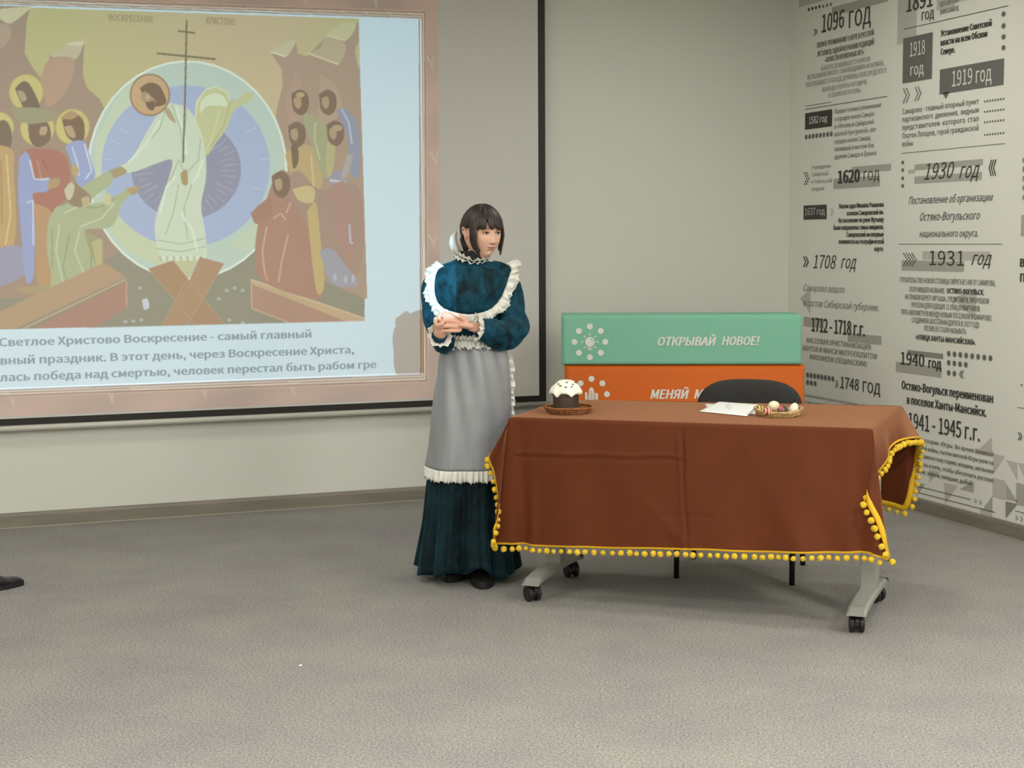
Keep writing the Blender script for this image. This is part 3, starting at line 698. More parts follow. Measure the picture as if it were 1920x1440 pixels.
tag(pyobj('icon_caption', ik2.v, ik2.f, mat('caption_brown', alb_of((172, 148, 118)), 0.8, spec=0.2), scr), kind='stuff')
k_ = 0.16/(YS-PROJ[1])           # aperture sits 0.16 m in front of the lamp
prj = tag(empty('projector', tuple(PROJ)), 'white ceiling-hung data projector throwing plain bluish light onto the screen', 'projector')
m_pw = mat('projector_case', S(225, 225, 225), 0.4)
# aperture plate and case
x0s, x1s = [(v-PROJ[0])*k_ for v in (cv.x0, BX1)]; z0s, z1s = [(v-PROJ[2])*k_ for v in (BZ0_, BZ1_)]
bm = bmesh.new(); yA = 0.1585
for a in ((-0.17, x0s, -0.14, 0.14), (x1s, 0.17, -0.14, 0.14), (x0s, x1s, -0.14, z0s), (x0s, x1s, z1s, 0.14)):
    bbox(bm, a[0], a[1], yA, yA+0.001, a[2], a[3])
obj('aperture_plate', bm, m_black, prj)
bm = bmesh.new()
for a in ((-0.18, 0.18, -0.2, 0.17, 0.14, 0.15), (-0.18, 0.18, -0.2, 0.17, -0.15, -0.14), (-0.18, -0.17, -0.2, 0.17, -0.14, 0.14), (0.17, 0.18, -0.2, 0.17, -0.14, 0.14), (-0.17, 0.17, -0.2, -0.19, -0.14, 0.14)):
    bbox(bm, *a)
obj('case', bm, m_pw, prj)
bm = bmesh.new(); tube(bm, [(0, -0.05, 0.15), (0, -0.05, CEIL-PROJ[2]-0.001)], 0.02, 12); obj('ceiling_pole', bm, m_pw, prj, True)

# ------------------------------------------------------------------ stacked slogan blocks
BD = 8.15       # distance of the blocks along the view axis
bl = CAM+ray(1058, 640)*BD; br_ = CAM+ray(1503, 640)*8.10
bu = br_-bl; bu[2] = 0; bw = float(np.linalg.norm(bu)); bu /= bw
bn = np.array([bu[1], -bu[0], 0])            # front normal, towards the room
bang = math.atan2(bu[1], bu[0])
BH = 0.2742; BDEP = 0.34
m_green = mat('mint_vinyl', S(124, 187, 160), 0.55); m_orange = mat('orange_vinyl', S(216, 100, 5), 0.55, noise=(2, 0.04))
m_greyv = mat('dark_grey_vinyl', S(96, 96, 94), 0.6); m_logo = mat('white_foil', S(228, 226, 216), 0.6)
def block(name, z0, m, label, off=0.0, wadd=0.0):
    o = empty(name, tuple((bl[0]+bu[0]*off, bl[1]+bu[1]*off, z0)), bang)
    tag(o, label, 'sign block', 'slogan blocks stacked in the corner')
    bm = bmesh.new()
    L = bw+wadd; c = 0.013; D = BDEP; h = BH-0.003
    # block with a chamfered front
    F = [(-c*1.2, 0, 0), (L, 0, 0)]
    ring0 = [(c*0.0, 0, 0.010), (L-0.004, 0, 0.010), (L-0.004, 0, h-c), (c*0.0, 0, h-c)]
    ring1 = [(-c*1.3, c*1.4, 0.0), (L+0.003, c, 0.0), (L+0.003, c*1.6, h), (-c*1.3, c*1.4, h)]
    ring2 = [(-c*1.3, D, 0.0), (L+0.003, D, 0.0), (L+0.003, D, h), (-c*1.3, D, h)]
    R_ = [[bm.verts.new(p) for p in r] for r in (ring0, ring1, ring2)]
    for a in range(2):
        for k in range(4):
            bm.faces.new((R_[a][k], R_[a][(k+1) % 4], R_[a+1][(k+1) % 4], R_[a+1][k]))
    bm.faces.new(list(reversed(R_[0]))); bm.faces.new(R_[2])
    bmesh.ops.bevel(bm, geom=list(bm.edges), offset=0.004, segments=2, affect='EDGES')
    obj('body', bm, m, o)
    return o
def bpt(px, py, z0, off=0.0, lift=0.0025):
    """photo point -> local coordinates on the front of a block"""
    p = at_plane(px, py, bl, bn); d = p-bl
    return np.array([float(np.dot(d, bu))-off, -lift, p[2]-z0])
pl = block('seat_block', 0.0, m_greyv, 'plain dark grey block at the foot of the slogan stack, under the orange blocks')
BZ2, BZ3 = BH*2, BH*3
pl2 = block('seat_block', BH, m_greyv, 'plain dark grey block second from the floor in the slogan stack')
og = block('slogan_block', BZ2, m_orange, 'orange block with white slogan, city emblem and ring of dots, behind the table', 0.018)
gr_ = block('slogan_block', BZ3, m_green, 'mint green block with white slogan and light bulb emblem, topmost of the stack')
def local_text(parent, name, txt, x0, y0, x1, h, z0, off, w=0.03, sh=0.25):
    a = bpt(x0, y0, z0, off); b_ = bpt(x1, y0, z0, off); hz = bpt(x0, y0-h, z0, off)[2]-a[2]
    I_ = Ink(); put_text(I_, txt, a, b_[0]-a[0], hz, (1, 0, 0), (0, 0, 1), w, sh)
    pyobj(name, I_.v, I_.f, m_logo, parent)
local_text(gr_, 'slogan_lettering', 'ОТКРЫВАЙ', 1233, 648, 1343, 16, BZ3, 0.0)
local_text(gr_, 'slogan_lettering', 'НОВОЕ!', 1353, 647, 1424.5, 16, BZ3, 0.0)
local_text(og, 'slogan_lettering', 'МЕНЯЙ', 1219, 747.5, 1292, 17, BZ2, 0.018)
local_text(og, 'slogan_lettering', 'М', 1301, 747.2, 1320, 17, BZ2, 0.018)
def disc(I_, c, r, n=16, sy=1):
    I_.add([(c[0]+r*math.cos(2*PI*k/n), c[1], c[2]+r*sy*math.sin(2*PI*k/n)) for k in range(n)], [tuple(range(n))])
def ringdots(parent, cx_, cy_, z0, off):
    c = bpt(cx_, cy_, z0, off); R_ = bpt(cx_+29, cy_, z0, off)[0]-c[0]
    for k in range(8):
        I_ = Ink(); a = k*PI/4
        disc(I_, c+np.array([R_*math.cos(a), 0, R_*math.sin(a)]), R_*0.195)
        pyobj('emblem_dot', I_.v, I_.f, m_logo, parent)
    return c, R_
c, R_ = ringdots(gr_, 1106, 641, BZ3, 0.0)
I_ = Ink(); disc(I_, c, R_*0.31, 20)
for k in range(7):
    a = -PI/4+k*PI/4 if k < 7 else 0
    if abs(math.sin(a)+1) < 0.1: continue
    d = np.array([math.cos(a), 0, math.sin(a)]); e = np.array([-math.sin(a), 0, math.cos(a)])
    I_.add([c+d*R_*0.40-e*R_*0.03, c+d*R_*0.56-e*R_*0.045, c+d*R_*0.56+e*R_*0.045, c+d*R_*0.40+e*R_*0.03], [(0, 1, 2, 3)])
for z in (-0.36, -0.47):
    w = 0.2 if z > -0.4 else 0.13
    I_.add([c+np.array([-w*R_, 0, (z-0.05)*R_]), c+np.array([w*R_, 0, (z-0.05)*R_]), c+np.array([w*R_, 0, (z+0.02)*R_]), c+np.array([-w*R_, 0, (z+0.02)*R_])], [(0, 1, 2, 3)])
pyobj('bulb_emblem', I_.v, I_.f, m_logo, gr_)
I_ = Ink()
for k in range(5):
    a0, a1 = 0.1+k*0.27, 0.1+(k+1)*0.27
    I_.add([c+np.array([R_*r*math.cos(a), -0.0015, R_*r*math.sin(a)]) for r, a in ((0.17, a0), (0.22, a0), (0.22, a1), (0.17, a1))], [(0, 1, 2, 3)])
pyobj('bulb_glint', I_.v, I_.f, m_green, gr_)
c, R_ = ringdots(og, 1109, 739, BZ2, 0.018)
I_ = Ink()
def bxx(x0, x1, z0, z1): I_.add([c+np.array([x*R_, 0, z*R_]) for x, z in ((x0, z0), (x1, z0), (x1, z1), (x0, z1))], [(0, 1, 2, 3)])
bxx(-0.17, 0.17, -0.36, 0.25); I_.add([c+np.array([x*R_, 0, z*R_]) for x, z in ((-0.17, 0.25), (0.17, 0.25), (0.1, 0.38), (0, 0.48), (-0.1, 0.38))], [(0, 1, 2, 3, 4)])
bxx(-0.42, -0.27, -0.36, 0.12); bxx(0.27, 0.42, -0.36, 0.06); bxx(-0.24, -0.2, -0.36, -0.05); bxx(0.2, 0.24, -0.36, 0.1)
pyobj('city_emblem', I_.v, I_.f, m_logo, og)
I_ = Ink()
for z in (-0.25, -0.12, 0.02, 0.14):
    I_.add([c+np.array([x*R_, -0.0015, zz*R_]) for x, zz in ((-0.09, z), (0.09, z), (0.09, z+0.04), (-0.09, z+0.04))], [(0, 1, 2, 3)])
pyobj('emblem_windows', I_.v, I_.f, m_orange, og)

# ------------------------------------------------------------------ folding table on castors
TZ = 0.775
TA = math.radians(-42.27)
tu = np.array([math.cos(TA), math.sin(TA), 0]); tw = np.array([-math.sin(TA), math.cos(TA), 0])
TC = np.array([2.914, 5.552, 0.0]); TL, TW = 1.515, 0.674
m_metal = mat('grey_painted_steel', S(150, 150, 142), 0.4, 0.2)
m_cast = mat('black_rubber', S(22, 21, 20), 0.5); m_top = mat('light_table_board', S(196, 192, 180), 0.4)
m_pl = mat('grey_plastic_cap', S(60, 60, 58), 0.5)
tab = tag(empty('folding_table', tuple(TC), TA), 'folding table on grey T-shaped legs with black castors, under the brown cloth', 'table')
bm = bmesh.new(); bbox(bm, -TL/2+0.02, TL/2-0.02, -TW/2+0.02, TW/2-0.02, TZ-0.03, TZ-0.006, 0.006); obj('tabletop', bm, m_top, tab)
bm = bmesh.new(); bbox(bm, -0.56, 0.6, -0.02, 0.02, TZ-0.10, TZ-0.05, 0.004); obj('crossbar', bm, m_metal, tab)
def tl(p):       # world -> table coordinates
    d = np.array(p, float)-TC; return np.array([np.dot(d, tu), np.dot(d, tw), p[2]])
fl, bl_ = tl(at_z(1001, 1128, 0)), tl(at_z(1073, 1083, 0)); fr, brr = tl(at_z(1605, 1187, 0)), tl(at_z(1648, 1130, 0))
for (f_, k_b) in ((fl, bl_), (fr, brr)):
    x = (f_[0]+k_b[0])/2; y0, y1 = f_[1], k_b[1]
    pyc = y0+(y1-y0)*0.56
    bm = bmesh.new(); bbox(bm, x-0.033, x+0.033, pyc-0.036, pyc+0.036, 0.112, TZ-0.03, 0.005); obj('leg_post', bm, m_metal, tab)
    # arched foot
    bm = bmesh.new(); N = 17; prev = None
    ya, yb = y0-0.045, y1+0.045
    for i in range(N):
        t = i/(N-1); y = ya+(yb-ya)*t; s = 2*t-1
        top = 0.098+0.020*(1-abs(s)**2.6); und = 0.080+0.014*(1-abs(s)**2.0)
        if i in (0, N-1): top -= 0.012; und -= 0.004
        hw = 0.041-0.004*abs(s)
        ring = [bm.verts.new((x-hw, y, und)), bm.verts.new((x+hw, y, und)), bm.verts.new((x+hw, y, top-0.008)), bm.verts.new((x+hw-0.01, y, top)), bm.verts.new((x-hw+0.01, y, top)), bm.verts.new((x-hw, y, top-0.008))]
        if prev:
            for k in range(6): bm.faces.new((prev[k], prev[(k+1) % 6], ring[(k+1) % 6], ring[k]))
        else: bm.faces.new(list(reversed(ring)))
        prev = ring
    bm.faces.new(prev); foot = obj('foot_bar', bm, m_metal, tab, False)
    bm = bmesh.new(); bbox(bm, x-0.036, x+0.036, yb-0.002, yb+0.005, 0.08, 0.098, 0.002); obj('end_cap', bm, m_pl, foot)
    for (cp, rot) in ((f_, 0.9 if x < 0 else 0.25), (k_b, 0.7 if x < 0 else 1.2)):
        M = Matrix.Translation((x+(cp[0]-x)*0.5, cp[1], 0)) @ Matrix.Rotation(rot, 4, 'Z')
        bm = bmesh.new()
        tube(bm, [M @ Vector((0, 0, 0.045)), M @ Vector((0, 0, 0.088))], 0.011, 10)
        # hood over the two wheels
        prevr = None
        for k in range(9):
            a = PI*0.05+PI*0.85*k/8
            r = [bm.verts.new(M @ Vector((xx, 0.012+math.cos(a)*rr, 0.036+math.sin(a)*rr))) for xx, rr in ((-0.008, 0.028), (0.008, 0.028), (0.008, 0.037), (-0.008, 0.037))]
            if prevr:
                for q in range(4): bm.faces.new((prevr[q], prevr[(q+1) % 4], r[(q+1) % 4], r[q]))
            prevr = r
        cst = obj('castor', bm, m_cast, tab)
        bm = bmesh.new(); bmesh.ops.create_cone(bm, cap_ends=True, segments=16, radius1=0.024, radius2=0.024, depth=0.03, matrix=M @ Matrix.Translation((0, 0.012, 0.0355)) @ Matrix.Rotation(PI/2, 4, 'Y')); obj('hub', bm, m_cast, cst)
        for sx in (-1, 1):
            bm = bmesh.new()
            pts = [(0.009*sx, 0.0), (0.009*sx, 0.030), (0.013*sx, 0.0345), (0.024*sx, 0.0345), (0.028*sx, 0.030), (0.028*sx, 0.0)]
            rr_ = []
            for (xx, r) in pts[1:-1]:
                rr_.append([bm.verts.new(M @ Vector((xx, 0.012+r*math.cos(2*PI*k/20), 0.0355+r*math.sin(2*PI*k/20)))) for k in range(20)])
            for a_ in range(3):
                for k in range(20): bm.faces.new((rr_[a_][k], rr_[a_][(k+1) % 20], rr_[a_+1][(k+1) % 20], rr_[a_+1][k]))
            bm.faces.new(list(reversed(rr_[0]))); bm.faces.new(rr_[3])
            obj('wheel', bm, m_cast, cst)

# ------------------------------------------------------------------ tablecloth
m_cloth = mat('brown_cotton', S(93, 42, 13), 0.75, noise=(9, 0.05), bump=(900, 0.15), sheen=(0.6, 0.35, (1, 0.50, 0.26, 1)), spec=0.25)
m_ribbon = mat('yellow_ribbon', S(222, 172, 16), 0.6, bump=(300, 0.4))
m_pom = mat('yellow_pompom', S(232, 190, 44), 0.8, noise=(120, 0.25), bump=(260, 1.0))
cq = [at_z(953, 786, TZ), at_z(1637, 808, TZ), at_z(1693, 764, TZ), at_z(1049, 752, TZ)]   # FL FR BR BL
fn = -tw    # outward normal of the front
def onfront(px, py, out=0.0):   # point on the plane of the front drop, pushed outward
    return at_plane(px, py, cq[1]*0.5+cq[0]*0.5+fn*out, fn)
cloth = tag(empty('tablecloth', tuple(TC+np.array([0, 0, TZ])), 0), 'brown tablecloth with yellow pompom trim hanging over the folding table', 'tablecloth')
CO = TC+np.array([0, 0, TZ])
# perimeter samples: (edge point, hem point). front edge left -> right, right side, back, left side
sm = []
nf = 340
hem_top = [(928, 1020, 0.05), (960, 1021, 0.03), (1010, 1024, 0.02), (1100, 1026, 0.028), (1200, 1029, 0.02), (1300, 1031, 0.03), (1400, 1034, 0.02), (1500, 1037, 0.03), (1580, 1038, 0.022), (1630, 1038, 0.03), (1653, 1046, 0.035), (1667, 1052, 0.03)]
hx = [h[0] for h in hem_top]
for i in range(nf):
    t = i/(nf-1)
    px = hx[0]+(hx[-1]-hx[0])*t
    py = np.interp(px, hx, [h[1] for h in hem_top]); out = np.interp(px, hx, [h[2] for h in hem_top])
    out += 0.008*math.sin(t*34+1.0)+0.006*math.sin(t*17.0)
    et = min(1, max(0, (t-0.030)/(0.955-0.030)))
    sm.append((cq[0]*(1-et)+cq[1]*et, onfront(px, py, out)))
nfront = len(sm)
# front right corner: the hem folds forward and runs up to (1620,938), then along the side flap
FRp = cq[1]
def at_depth(px, py, d): return CAM+ray(px, py)*d
dFR = float(np.dot(FRp-CAM, fw)); dBR = float(np.dot(cq[2]-CAM, fw))
side = [((1667, 1052), dFR-0.05, 0.0), ((1656, 1012), dFR-0.06, 0.0), ((1643, 975), dFR-0.05, 0.0), ((1626, 940), dFR-0.03, 0.02), ((1630, 912), dFR+0.03, 0.06), ((1648, 884), dFR+0.10, 0.15), ((1664, 862), dFR+0.17, 0.28),
        ((1668, 842), dFR+0.24, 0.45), ((1684, 828), dFR+0.33, 0.65), ((1706, 822), dFR+0.44, 0.85), ((1726, 821), dBR-0.02, 1.0)]
P_ = [np.array([s[0][0], s[0][1], s[1], s[2]]) for s in side]
cm = catmull([p for p in P_], 60)
for p in cm[1:]:
    et = min(1, max(0, p[3])); sm.append((FRp*(1-et)+cq[2]*et, at_depth(p[0], p[1], p[2])))
nside = len(sm)
# back right corner and back drop (seen from its reverse side)
BRp, BLp = cq[2], cq[3]
back = [((1726, 821), dBR-0.02, 0), ((1717, 880), dBR+0.06, 0.0), ((1701, 950), dBR+0.10, 0.0), ((1668, 948), dBR+0.14, 0.04), ((1600, 930), dBR+0.2, 0.10)]
cm = catmull([np.array([s[0][0], s[0][1], s[1], s[2]]) for s in back], 40)
for p in cm[1:]:
    et = min(1, max(0, p[3])); sm.append((BRp*(1-et)+BLp*et, at_depth(p[0], p[1], p[2])))
for i in range(1, 40):
    et = 0.10+0.88*i/39; e = BRp*(1-et)+BLp*et
    sm.append((e, e+tw*(0.03+0.01*math.sin(i*0.9))+np.array([0, 0, -0.44])))
nback = len(sm)
# left side: short flap, then down to the front left tip
lf = [BLp+tw*0.05-tu*0.05+np.array([0, 0, -0.44]), BLp-tu*0.10+tw*0.03+np.array([0, 0, -0.12]), BLp*0.5+cq[0]*0.5-tu*0.035+np.array([0, 0, -0.13])]
FLp = cq[0]; dFL = float(np.dot(FLp-CAM, fw))
lf += [at_depth(920, 850, dFL+0.10), at_depth(927, 890, dFL+0.07), at_depth(934, 935, dFL+0.03), at_depth(934, 965, dFL-0.005), at_depth(926, 1000, dFL-0.03), sm[0][1]]
le = [0, 0.0, 0.5, 0.93, 0.98, 1, 1, 1, 1]
cm = catmull([np.array([*p, e]) for p, e in zip(lf, le)], 56)
for p in cm[:-1]:
    et = min(1, max(0, p[3])); sm.append((BLp*(1-et)+FLp*et, p[:3]))
NT = 60
rows = np.zeros((NT, len(sm)+1, 3))
ctr = sum(cq)/4
idx = {}
for j, (e, h) in enumerate(sm+[sm[0]]):
    outd = h-e; outd[2] = 0
    drop = np.linalg.norm(h-e)
    for i in range(NT):
        t = i/(NT-1)
        p = e*(1-t)+h*t
        # softened table edge
        inward = (ctr-e); inward[2] = 0; inward /= np.linalg.norm(inward)
        p = p.copy()
        p[2] = e[2]+(h[2]-e[2])*t
        if t < 0.04: p = p*1.0
        rows[i, j] = p
    idx[j] = drop
# folds and creases on the front drop
for j in range(nfront):
    s = j/(nfront-1)
    for i in range(NT):
        t = i/(NT-1)
        a = (0.004*math.sin(s*40+2*t)+0.007*math.sin(s*15+1.7+t*2.5)*t)*min(1, t*3)
        a += 0.012*math.exp(-((s-0.045)/0.012)**2)*t*0.8 - 0.012*math.exp(-((s-0.075)/0.015)**2)*t
        a -= 0.010*math.exp(-((s-0.487-0.002*math.sin(t*9))/0.0028)**2)*min(1, t*6)*(1-0.5*t)        # ironed creases
        a += 0.006*math.exp(-((s-0.478)/0.006)**2)*min(1, t*6)*(1-0.5*t)
        tc_ = 0.285-0.03*s+0.004*math.sin(s*40)
        if 0.05 < s < 0.487: a += (0.0055*math.exp(-((t-tc_+0.018)/0.016)**2)-0.0055*math.exp(-((t-tc_-0.008)/0.009)**2))
        a -= 0.003*math.exp(-((t-0.76+0.05*s)/0.01)**2)*(1 if 0.42 < s < 0.56 else 0)
        a -= 0.022*math.exp(-((s-0.925)/0.022)**2)*t**0.8 - 0.012*math.exp(-((s-0.965)/0.012)**2)*t
        a -= 0.016*math.exp(-((s-0.062)/0.014)**2)*t**0.7 - 0.008*math.exp(-((s-0.095)/0.014)**2)*t
        a += 0.006*math.exp(-((s-(0.62+0.16*t))/0.03)**2)*t - 0.005*math.exp(-((s-(0.70+0.16*t))/0.03)**2)*t
        a += 0.006*math.exp(-((s-(0.30-0.1*t))/0.03)**2)*t+ 0.006*math.exp(-((s-(0.2+0.3*t))/0.025)**2)*t*t
        rows[i, j] += fn*a*0.9
rows[:, -1] = rows[:, 0]
V, F = grid_mesh(rows-CO)
top_ring = [j for j in range(len(sm))]
# rounded rim + top
V = list(V); F = list(F); K = len(sm)+1
ins = []
for j in range(len(sm)):
    e = rows[0, j]; d = ctr-e; d[2] = 0; d /= np.linalg.norm(d)
    V.append(e+d*0.008+np.array([0, 0, 0.0055])-CO); V.append(e+d*0.022+np.array([0, 0, 0.008])-CO)
b0 = K*NT; n_ = len(sm)
for j in range(n_):
    k = (j+1) % n_
    F.append((b0+2*j, b0+2*k, k if k else 0, j)); F.append((b0+2*j+1, b0+2*k+1, b0+2*k, b0+2*j))
F.append(tuple(b0+2*j+1 for j in range(n_))[::-1])
cme = pyobj('cloth', V, F, m_cloth, cloth, True)
md = cme.modifiers.new('thick', 'SOLIDIFY'); md.thickness = 0.0015; md.offset = 0
wl_ = cme.modifiers.new('w', 'WEIGHTED_NORMAL')
# ribbon: narrow band following the hem
hem = np.array([h for _, h in sm]+[sm[0][1]]); eds = np.array([e for e, _ in sm]+[sm[0][0]])
up_ = eds-hem; L_ = np.linalg.norm(up_, axis=1)[:, None]; upn = up_/L_
hem = rows[-1]; 
tang = np.gradient(hem, axis=0); tang /= np.linalg.norm(tang, axis=1)[:, None]+1e-9
perp = upn-tang*np.sum(upn*tang, axis=1)[:, None]; perp /= np.linalg.norm(perp, axis=1)[:, None]+1e-9
nrm = np.cross(tang, perp)
rb = []
wid = np.full(len(hem), 0.006)
wid[nfront-2:nfront+28] = 0.017; wid[nside:nside+50] = 0.020
for k, (o_, hh) in enumerate(((0.0025, 1.0), (0.0025, -0.25), (-0.0025, -0.25), (-0.0025, 1.0))):
    rb.append(hem+perp*(wid[:, None]*hh)+nrm*o_)
rb.append(rb[0]); V, F = grid_mesh(np.array(rb)-CO); pyobj('ribbon_trim', V, F, m_ribbon, cloth, True)
# pompoms
bm = bmesh.new(); bmesh.ops.create_icosphere(bm, subdivisions=2, radius=0.0128)
for v in bm.verts: v.co *= 1+rng.uniform(-0.10, 0.10)
pom_me = bpy.data.meshes.new('pompom'); bm.to_mesh(pom_me); bm.free(); pom_me.materials.append(m_pom)
for p in pom_me.polygons: p.use_smooth = True
seg = np.linalg.norm(np.diff(hem, axis=0), axis=1); cum = np.concatenate([[0], np.cumsum(seg)])
dist = 0.0; 
while dist < cum[-1]-0.01:
    p = np.array([np.interp(dist, cum, hem[:, k]) for k in range(3)]); pp = np.array([np.interp(dist, cum, perp[:, k]) for k in range(3)])
    j = int(np.searchsorted(cum, dist))
    o = bpy.data.objects.new('pompom', pom_me); C.objects.link(o); o.parent = cloth
    dirn = -pp*0.014+np.array([0, 0, -0.006])
    if nfront-2 <= j < nfront+32: dirn = -pp*0.017+fn*0.01
    o.location = tuple(p+dirn+rng.uniform(-0.002, 0.002, 3)-CO); o.rotation_euler = tuple(rng.uniform(0, 6, 3)); s_ = rng.uniform(0.85, 1.1)
    o.scale = (s_, s_, s_*0.92)
    dist += rng.uniform(0.030, 0.038)

# ------------------------------------------------------------------ chair behind the table
m_fab = mat('black_upholstery', S(46, 45, 42), 0.9, noise=(80, 0.12), bump=(400, 0.3)); m_leg = mat('black_steel', S(20, 19, 18), 0.4)
cl = [at_z(1260, 1083, 0), at_z(1488, 1098, 0), at_z(1513, 1060, 0), at_z(1297, 1048, 0)]
cc_ = sum(cl)/4; cu = (cl[1]-cl[0])+(cl[2]-cl[3]); ca_ = math.atan2(cu[1], cu[0])
chair = tag(empty('office_chair', (cc_[0], cc_[1], 0), ca_), 'black padded office chair with rounded back, standing behind the table', 'chair')
cw_, cd_ = 0.50, 0.41
hw = 0.255
for sx in (-1, 1):
    bm = bmesh.new(); M = None
    tube(bm, [(sx*hw, -0.205, 0.0), (sx*hw, -0.20, 0.40), (sx*(hw-0.01), -0.17, 0.425), (sx*(hw-0.01), 0.15, 0.425)], 0.0125, 8); obj('leg', bm, m_leg, chair, True)
    bm = bmesh.new()
    tube(bm, [(sx*hw, 0.215, 0.0), (sx*(hw-0.015), 0.17, 0.43), (sx*(hw-0.05), 0.20, 0.60), (sx*(hw-0.09), 0.235, 0.74)], 0.0125, 8); obj('leg', bm, m_leg, chair, True)
bm = bmesh.new(); tube(bm, [(-hw, -0.02, 0.425), (hw, -0.02, 0.425)], 0.0125, 8); obj('crossbar', bm, m_leg, chair, True)
# seat cushion
bm = bmesh.new(); bbox(bm, -0.235, 0.235, -0.235, 0.185, 0.44, 0.505, 0.02)
obj('seat', bm, m_fab, chair, True)
# back: rounded shell
topz = at_plane(1407, 711, cc_+np.array([-math.sin(ca_), math.cos(ca_), 0])*0.25, (-math.sin(ca_), math.cos(ca_), 0))[2]
bm = bmesh.new(); out = []
zc = 0.60; zt_ = topz; hwid = 0.245
N = 48; outline = []
for k in range(N):
    a = 2*PI*k/N
    x = hwid*math.copysign(abs(math.cos(a))**0.62, math.cos(a)); s = math.sin(a)
    z = (0.715+(zt_-0.715)*abs(s)**0.85) if s > 0 else 0.715-0.16*abs(s)**0.6
    outline.append((x, z))
def back_y(x, z): return 0.232+(z-0.6)*0.10-0.35*x*x*1.2
layers = []
for (sc, off) in ((0.0, -0.036), (0.55, -0.036), (0.9, -0.030), (0.985, -0.018), (1.0, 0.0), (0.985, 0.016), (0.9, 0.024), (0.0, 0.028)):
    if sc == 0.0: layers.append([bm.verts.new((0, back_y(0, 0.72)+off, 0.72))])
    else: layers.append([bm.verts.new((x*sc, back_y(x*sc, 0.72+(z-0.72)*sc)+off, 0.72+(z-0.72)*sc)) for x, z in outline])
for a_, b_ in zip(layers[:-1], layers[1:]):
    for k in range(N):
        k2 = (k+1) % N
        if len(a_) == 1: bm.faces.new((a_[0], b_[k], b_[k2]))
        elif len(b_) == 1: bm.faces.new((a_[k], a_[k2], b_[0]))
        else: bm.faces.new((a_[k], b_[k], b_[k2], a_[k2]))
obj('backrest', bm, m_fab, chair, True)

# ------------------------------------------------------------------ things on the table
ZT = TZ+0.0085
m_wick = mat('wicker', S(150, 92, 48), 0.6, noise=(60, 0.35)); m_wick2 = mat('pale_wicker', S(205, 168, 112), 0.6, noise=(60, 0.3))
def wicker(name, c, rx, ry, rimz, m, label, rz=0.0, flare=1.25, ends=0.0):
    o = tag(empty(name, (c[0], c[1], ZT), rz), label, 'basket')
    bm = bmesh.new(); bx_, by_ = rx/flare, ry/flare
    for q in range(6):
        s = (q+1)/6
        tube(bm, [(bx_*s*math.cos(a), by_*s*math.sin(a), 0.0035+0.0012*math.sin(a*14+q*PI)) for a in np.linspace(0, 2*PI, 60)], 0.0028, 5, False)
    for k in range(16):
        a = 2*PI*k/16; tube(bm, [(0, 0, 0.003), (bx_*math.cos(a), by_*math.sin(a), 0.003)], 0.002, 5)
    obj('woven_base', bm, m, o, True)
    bm = bmesh.new()
    for ph in range(3):
        for (s, z) in ((1.0, rimz), (0.94, rimz*0.62), (0.87, rimz*0.3)):
            if ph == 2 and s < 1: continue
            amp = 0.0035 if s == 1.0 else 0.0022
            pts = []
            for a in np.linspace(0, 2*PI, 150):
                w = a*13+ph*2*PI/(3 if s == 1.0 else 2)
                pts.append(((rx*s+amp*math.cos(w))*math.cos(a), (ry*s+amp*math.cos(w))*math.sin(a), z+amp*math.sin(w)+0.001*math.sin(3*a)+ends*(s-0.75)*4*abs(math.cos(a))**3))
            tube(bm, pts, 0.0026 if s == 1.0 else 0.002, 5, False)
    for k in range(44):
        a = 2*PI*k/44; a2 = a+0.12
        tube(bm, [(bx_*math.cos(a), by_*math.sin(a), 0.003), (rx*0.93*math.cos((a+a2)/2), ry*0.93*math.sin((a+a2)/2), rimz*0.5), (rx*math.cos(a2), ry*math.sin(a2), rimz+ends*abs(math.cos(a2))**3)], 0.0016, 5)
    obj('woven_rim', bm, m, o, True)
    return o
pc = at_z(1066, 775, ZT); wicker('wicker_plate', pc, 0.100, 0.096, 0.027, m_wick, 'round brown wicker plate under the cake')
# cake
m_cake = mat('dark_ribbed_paper', S(62, 44, 30), 0.6, noise=(30, 0.15, (1, 1, 8))); m_ice = mat('white_icing', S(250, 246, 226), 0.45, bump=(50, 0.5)); m_rais = mat('raisin', S(70, 62, 48), 0.6)
kc = at_z(1061, 775, ZT); cake = tag(empty('easter_cake', (kc[0], kc[1], ZT+0.007)), 'tall round Easter cake in dark ribbed paper with white icing cap', 'cake')
prof = [(0.050, 0.0), (0.053, 0.002)]
for k in range(13): z = 0.004+0.0062*k; prof += [(0.0535, z), (0.0545, z+0.0022), (0.0535, z+0.0044)]
prof += [(0.053, 0.088), (0.05, 0.09)]
bm = bmesh.new(); lathe(bm, prof, 40); obj('cake_body', bm, m_cake, cake, True)
def wob(r, z, a):
    d = 0
    if z < 0.092: d = -0.010*max(0, math.sin(7*a+0.6)+0.4*math.sin(12*a+1))
    return r*(1+0.02*math.sin(9*a+z*80)), z+d+0.002*math.sin(5*a+r*90)
bm = bmesh.new(); lathe(bm, [(0.056, 0.079), (0.063, 0.077), (0.069, 0.082), (0.068, 0.091), (0.060, 0.103), (0.050, 0.113), (0.040, 0.122), (0.028, 0.129), (0.012, 0.132), (0.002, 0.133)], 56, wob=wob)
icing = obj('icing', bm, m_ice, cake, True)
rdir = math.atan2(-kc[1], -kc[0])
